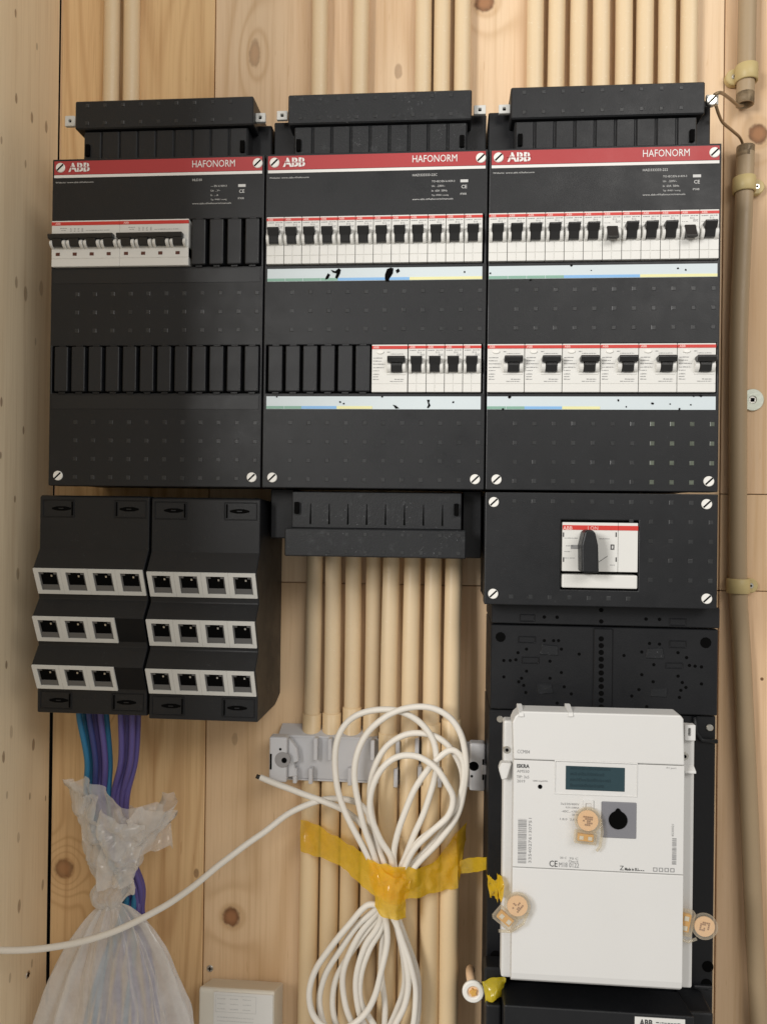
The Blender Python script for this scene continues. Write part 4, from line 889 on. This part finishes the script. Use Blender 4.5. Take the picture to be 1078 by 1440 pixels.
m = MB().grid([[p+noise.noise_vector(p*30)*.004*(i/35)+ridge(Vector((p.x*90, p.y*90, p.z*14)))*.004*(i/35)**.5 for p in r] for i, r in enumerate(rows)], closed=True); m.build('bag_body', BAGB, t, recalc=False)
# gathered collar
rows = []
prof = [(1280, 6, 156), (1272, 18, 152), (1262, 27, 152), (1250, 31, 160), (1238, 24, 164), (1228, 27, 160), (1214, 36, 160), (1200, 38, 160), (1188, 40, 162), (1172, 48, 166), (1155, 58, 170), (1138, 66, 172), (1124, 70, 172)]
PR = spline([(a, b, c) for a, b, c in prof], 4)
for i, (py, w, c) in enumerate(PR):
    f = i/(len(PR)-1)
    rim = lambda a, f=f: f**3*(-14*math.sin(2*a+2.4) - 16*math.cos(a)*-1 + 9*math.sin(5*a) + 5*math.sin(9*a+1))
    rows.append(bagrow(c, py, w, w, -.070, .012+.020*f, 110, .06+.05*f, 1.3+2.5*f, rim))
m = MB().grid([[p+noise.noise_vector(p*45)*.005+ridge(p*42)*.0075+ridge(p*95)*.0022 for p in r] for r in rows], closed=True); m.build('bag_collar', BAG, t, recalc=False)
# two loose flaps of the mouth
m = MB().grid(crumple(quadfn(Z(104, 1106, -.080), Z(140, 1120, -.098), Z(150, 1225, -.085), Z(122, 1195, -.082), .006), 50, 40, .013, 38, 2)); m.build('bag_flap', BAG, t, recalc=False)
m = MB().grid(crumple(quadfn(Z(160, 1136, -.090), Z(226, 1132, -.070), Z(246, 1192, -.070), Z(165, 1205, -.090), .010), 50, 40, .014, 36, 5)); m.build('bag_flap', BAG, t, recalc=False)
m = MB().grid(crumple(quadfn(Z(142, 1140, -.104), Z(206, 1158, -.098), Z(190, 1240, -.090), Z(140, 1250, -.092), .010), 50, 40, .014, 40, 8)); m.build('bag_flap', BAG, t, recalc=False)
# ------------------------------------------------------------------ coiled white cable
def CP(x, y, Y): return P(340+x/2.994, 980+y/2.994, Y)
T0 = -.066
seq = []
def leg(pts, Y):
    n = len(pts)
    for i, (x, y) in enumerate(pts): seq.append(CP(x, y, T0 + (Y-T0)*math.sin(math.pi*(i+.5)/n)**.6))
seq += [CP(75, 340, -.050), CP(130, 362, -.050), CP(220, 396, -.052), CP(330, 437, -.055), CP(430, 480, -.060), CP(510, 545, -.064), CP(575, 640, -.068), CP(605, 720, -.070), CP(612, 800, T0)]
leg([(640, 900), (690, 1030), (735, 1150), (750, 1270), (735, 1390), (700, 1480), (640, 1500), (610, 1430), (650, 1330), (690, 1230), (680, 1110), (650, 980), (625, 900)], -.055)
leg([(590, 800), (545, 710), (480, 580), (420, 440), (395, 300), (405, 190), (450, 105), (530, 60), (640, 58), (730, 95), (795, 170), (818, 260), (812, 350), (780, 460), (735, 570), (690, 670), (650, 760)], -.076)
leg([(610, 870), (530, 870), (450, 960), (360, 1070), (300, 1170), (282, 1260), (300, 1340), (360, 1390), (440, 1390), (510, 1340), (560, 1260), (590, 1150), (605, 1030), (598, 920)], -.072)
leg([(590, 800), (560, 690), (515, 540), (482, 390), (480, 270), (520, 160), (600, 85), (700, 45), (790, 42), (870, 85), (925, 160), (948, 260), (940, 380), (905, 500), (840, 600), (750, 690), (680, 770)], -.082)
leg([(570, 880), (490, 960), (400, 1080), (345, 1190), (330, 1290), (365, 1400), (430, 1480), (500, 1480), (530, 1420), (490, 1320), (480, 1190), (520, 1060), (575, 950)], -.060)
leg([(600, 800), (590, 690), (560, 560), (542, 430), (555, 310), (610, 215), (690, 160), (775, 155), (850, 190), (910, 260), (935, 350), (910, 460), (850, 560), (770, 650), (690, 740)], -.072)
leg([(620, 870), (660, 1000), (710, 1130), (735, 1250), (725, 1370), (690, 1470), (630, 1490), (640, 1400), (690, 1300), (700, 1180), (670, 1050), (640, 930)], -.070)
leg([(625, 790), (625, 690), (580, 590), (545, 480), (548, 380), (590, 300), (660, 255), (740, 255), (815, 300), (865, 370), (888, 430), (865, 500), (800, 570), (730, 640), (680, 720), (650, 800)], -.088)
leg([(570, 900), (500, 1000), (440, 1110), (425, 1220), (450, 1330), (510, 1430), (560, 1400), (500, 1290), (500, 1180), (540, 1070), (590, 960)], -.058)
leg([(640, 790), (635, 680), (655, 590), (705, 450), (765, 330), (830, 255), (890, 228), (935, 275), (935, 370), (900, 460), (830, 540), (750, 610), (690, 690), (650, 780)], -.080)
leg([(590, 900), (530, 990), (450, 1090), (395, 1200), (390, 1310), (420, 1430), (500, 1490), (580, 1450), (600, 1330), (590, 1180), (590, 1030), (600, 920)], -.052)
seq += [CP(610, 800, -.062), CP(590, 680, -.060), CP(545, 560, -.056), CP(530, 490, -.052), CP(480, 447, -.050), CP(400, 430, -.050), CP(310, 442, -.054), CP(200, 490, -.066), CP(80, 580, -.080), CP(-60, 680, -.092)]
for px, py, Y in ((262, 1254, -.104), (215, 1284, -.116), (160, 1310, -.126), (100, 1328, -.134), (50, 1335, -.139), (5, 1337, -.142), (-60, 1334, -.146)): seq.append(P(px, py, Y))
t = thing('coiled_cable', 'coil of white cable bundled in a figure eight, one end running off left', 'cable', CP(612, 800, T0))
seq = [p + noise.noise_vector(p*22+Vector((0, 0, 5)))*.0028 if 8 < i < len(seq)-17 else p for i, p in enumerate(seq)]
pts_ = [p + noise.noise_vector(p*30)*.0008 for p in spline(seq, 9)]
MB().tube(pts_, .0033, 12).build('sheath', CORD, t)
d = (seq[0]-seq[1]).normalized(); MB().cyl(seq[0]-d*.001, seq[0]+d*.004, .0024, 10).build('cut_end', TOGG, t)
# ------------------------------------------------------------------ yellow tape round the coil
t = thing('yellow_tape', 'yellow tape holding the white cable coil against the cream conduits', 'tape', CP(612, 800, -.08))
def ribbon(top_, bot, n=30, nv=12, amp=.003, sc=70, seed=0, name='strip'):
    a = spline(top_, 12); b = spline(bot, 12)
    def fn(u, v):
        i = u*(len(a)-1); k = int(i); q = a[k].lerp(a[min(k+1, len(a)-1)], i-k); i = u*(len(b)-1); k = int(i); r = b[k].lerp(b[min(k+1, len(b)-1)], i-k); return q.lerp(r, v)
    m = MB().grid(crumple(fn, n, nv, amp, sc, seed)); return m.build(name, TAPE, t, recalc=False)
ribbon([CP(246, 520, -.023), CP(290, 532, -.026), CP(400, 588, -.038), CP(480, 640, -.056), CP(545, 690, -.078), CP(620, 715, -.084)], [CP(246, 655, -.023), CP(300, 668, -.026), CP(400, 705, -.038), CP(470, 765, -.056), CP(540, 830, -.078), CP(620, 860, -.084)], seed=1)
ribbon([CP(610, 712, -.084), CP(690, 718, -.080), CP(780, 712, -.062), CP(850, 650, -.052), CP(900, 575, -.049)], [CP(620, 860, -.084), CP(690, 850, -.080), CP(780, 832, -.062), CP(860, 815, -.052), CP(912, 805, -.049)], seed=4)
ribbon([CP(545, 700, -.076), CP(575, 705, -.085), CP(640, 715, -.088), CP(690, 740, -.080)], [CP(560, 880, -.072), CP(590, 925, -.084), CP(640, 940, -.086), CP(690, 940, -.076)], 20, 16, .004, 90, 7)
ribbon([CP(535, 690, -.074), CP(580, 720, -.087), CP(640, 760, -.091), CP(710, 770, -.078)], [CP(540, 790, -.074), CP(580, 850, -.087), CP(640, 880, -.091), CP(700, 850, -.078)], 20, 12, .004, 90, 11)
ribbon([CP(895, 580, -.049), CP(935, 540, -.040), CP(945, 520, -.030)], [CP(912, 800, -.049), CP(935, 640, -.035), CP(945, 600, -.030)], 12, 12, .003, 90, 13)
ribbon([CP(915, 690, -.044), CP(975, 678, -.050), CP(1040, 672, -.070)], [CP(915, 748, -.044), CP(975, 742, -.050), CP(1040, 730, -.070)], 14, 10, .002, 90, 17)
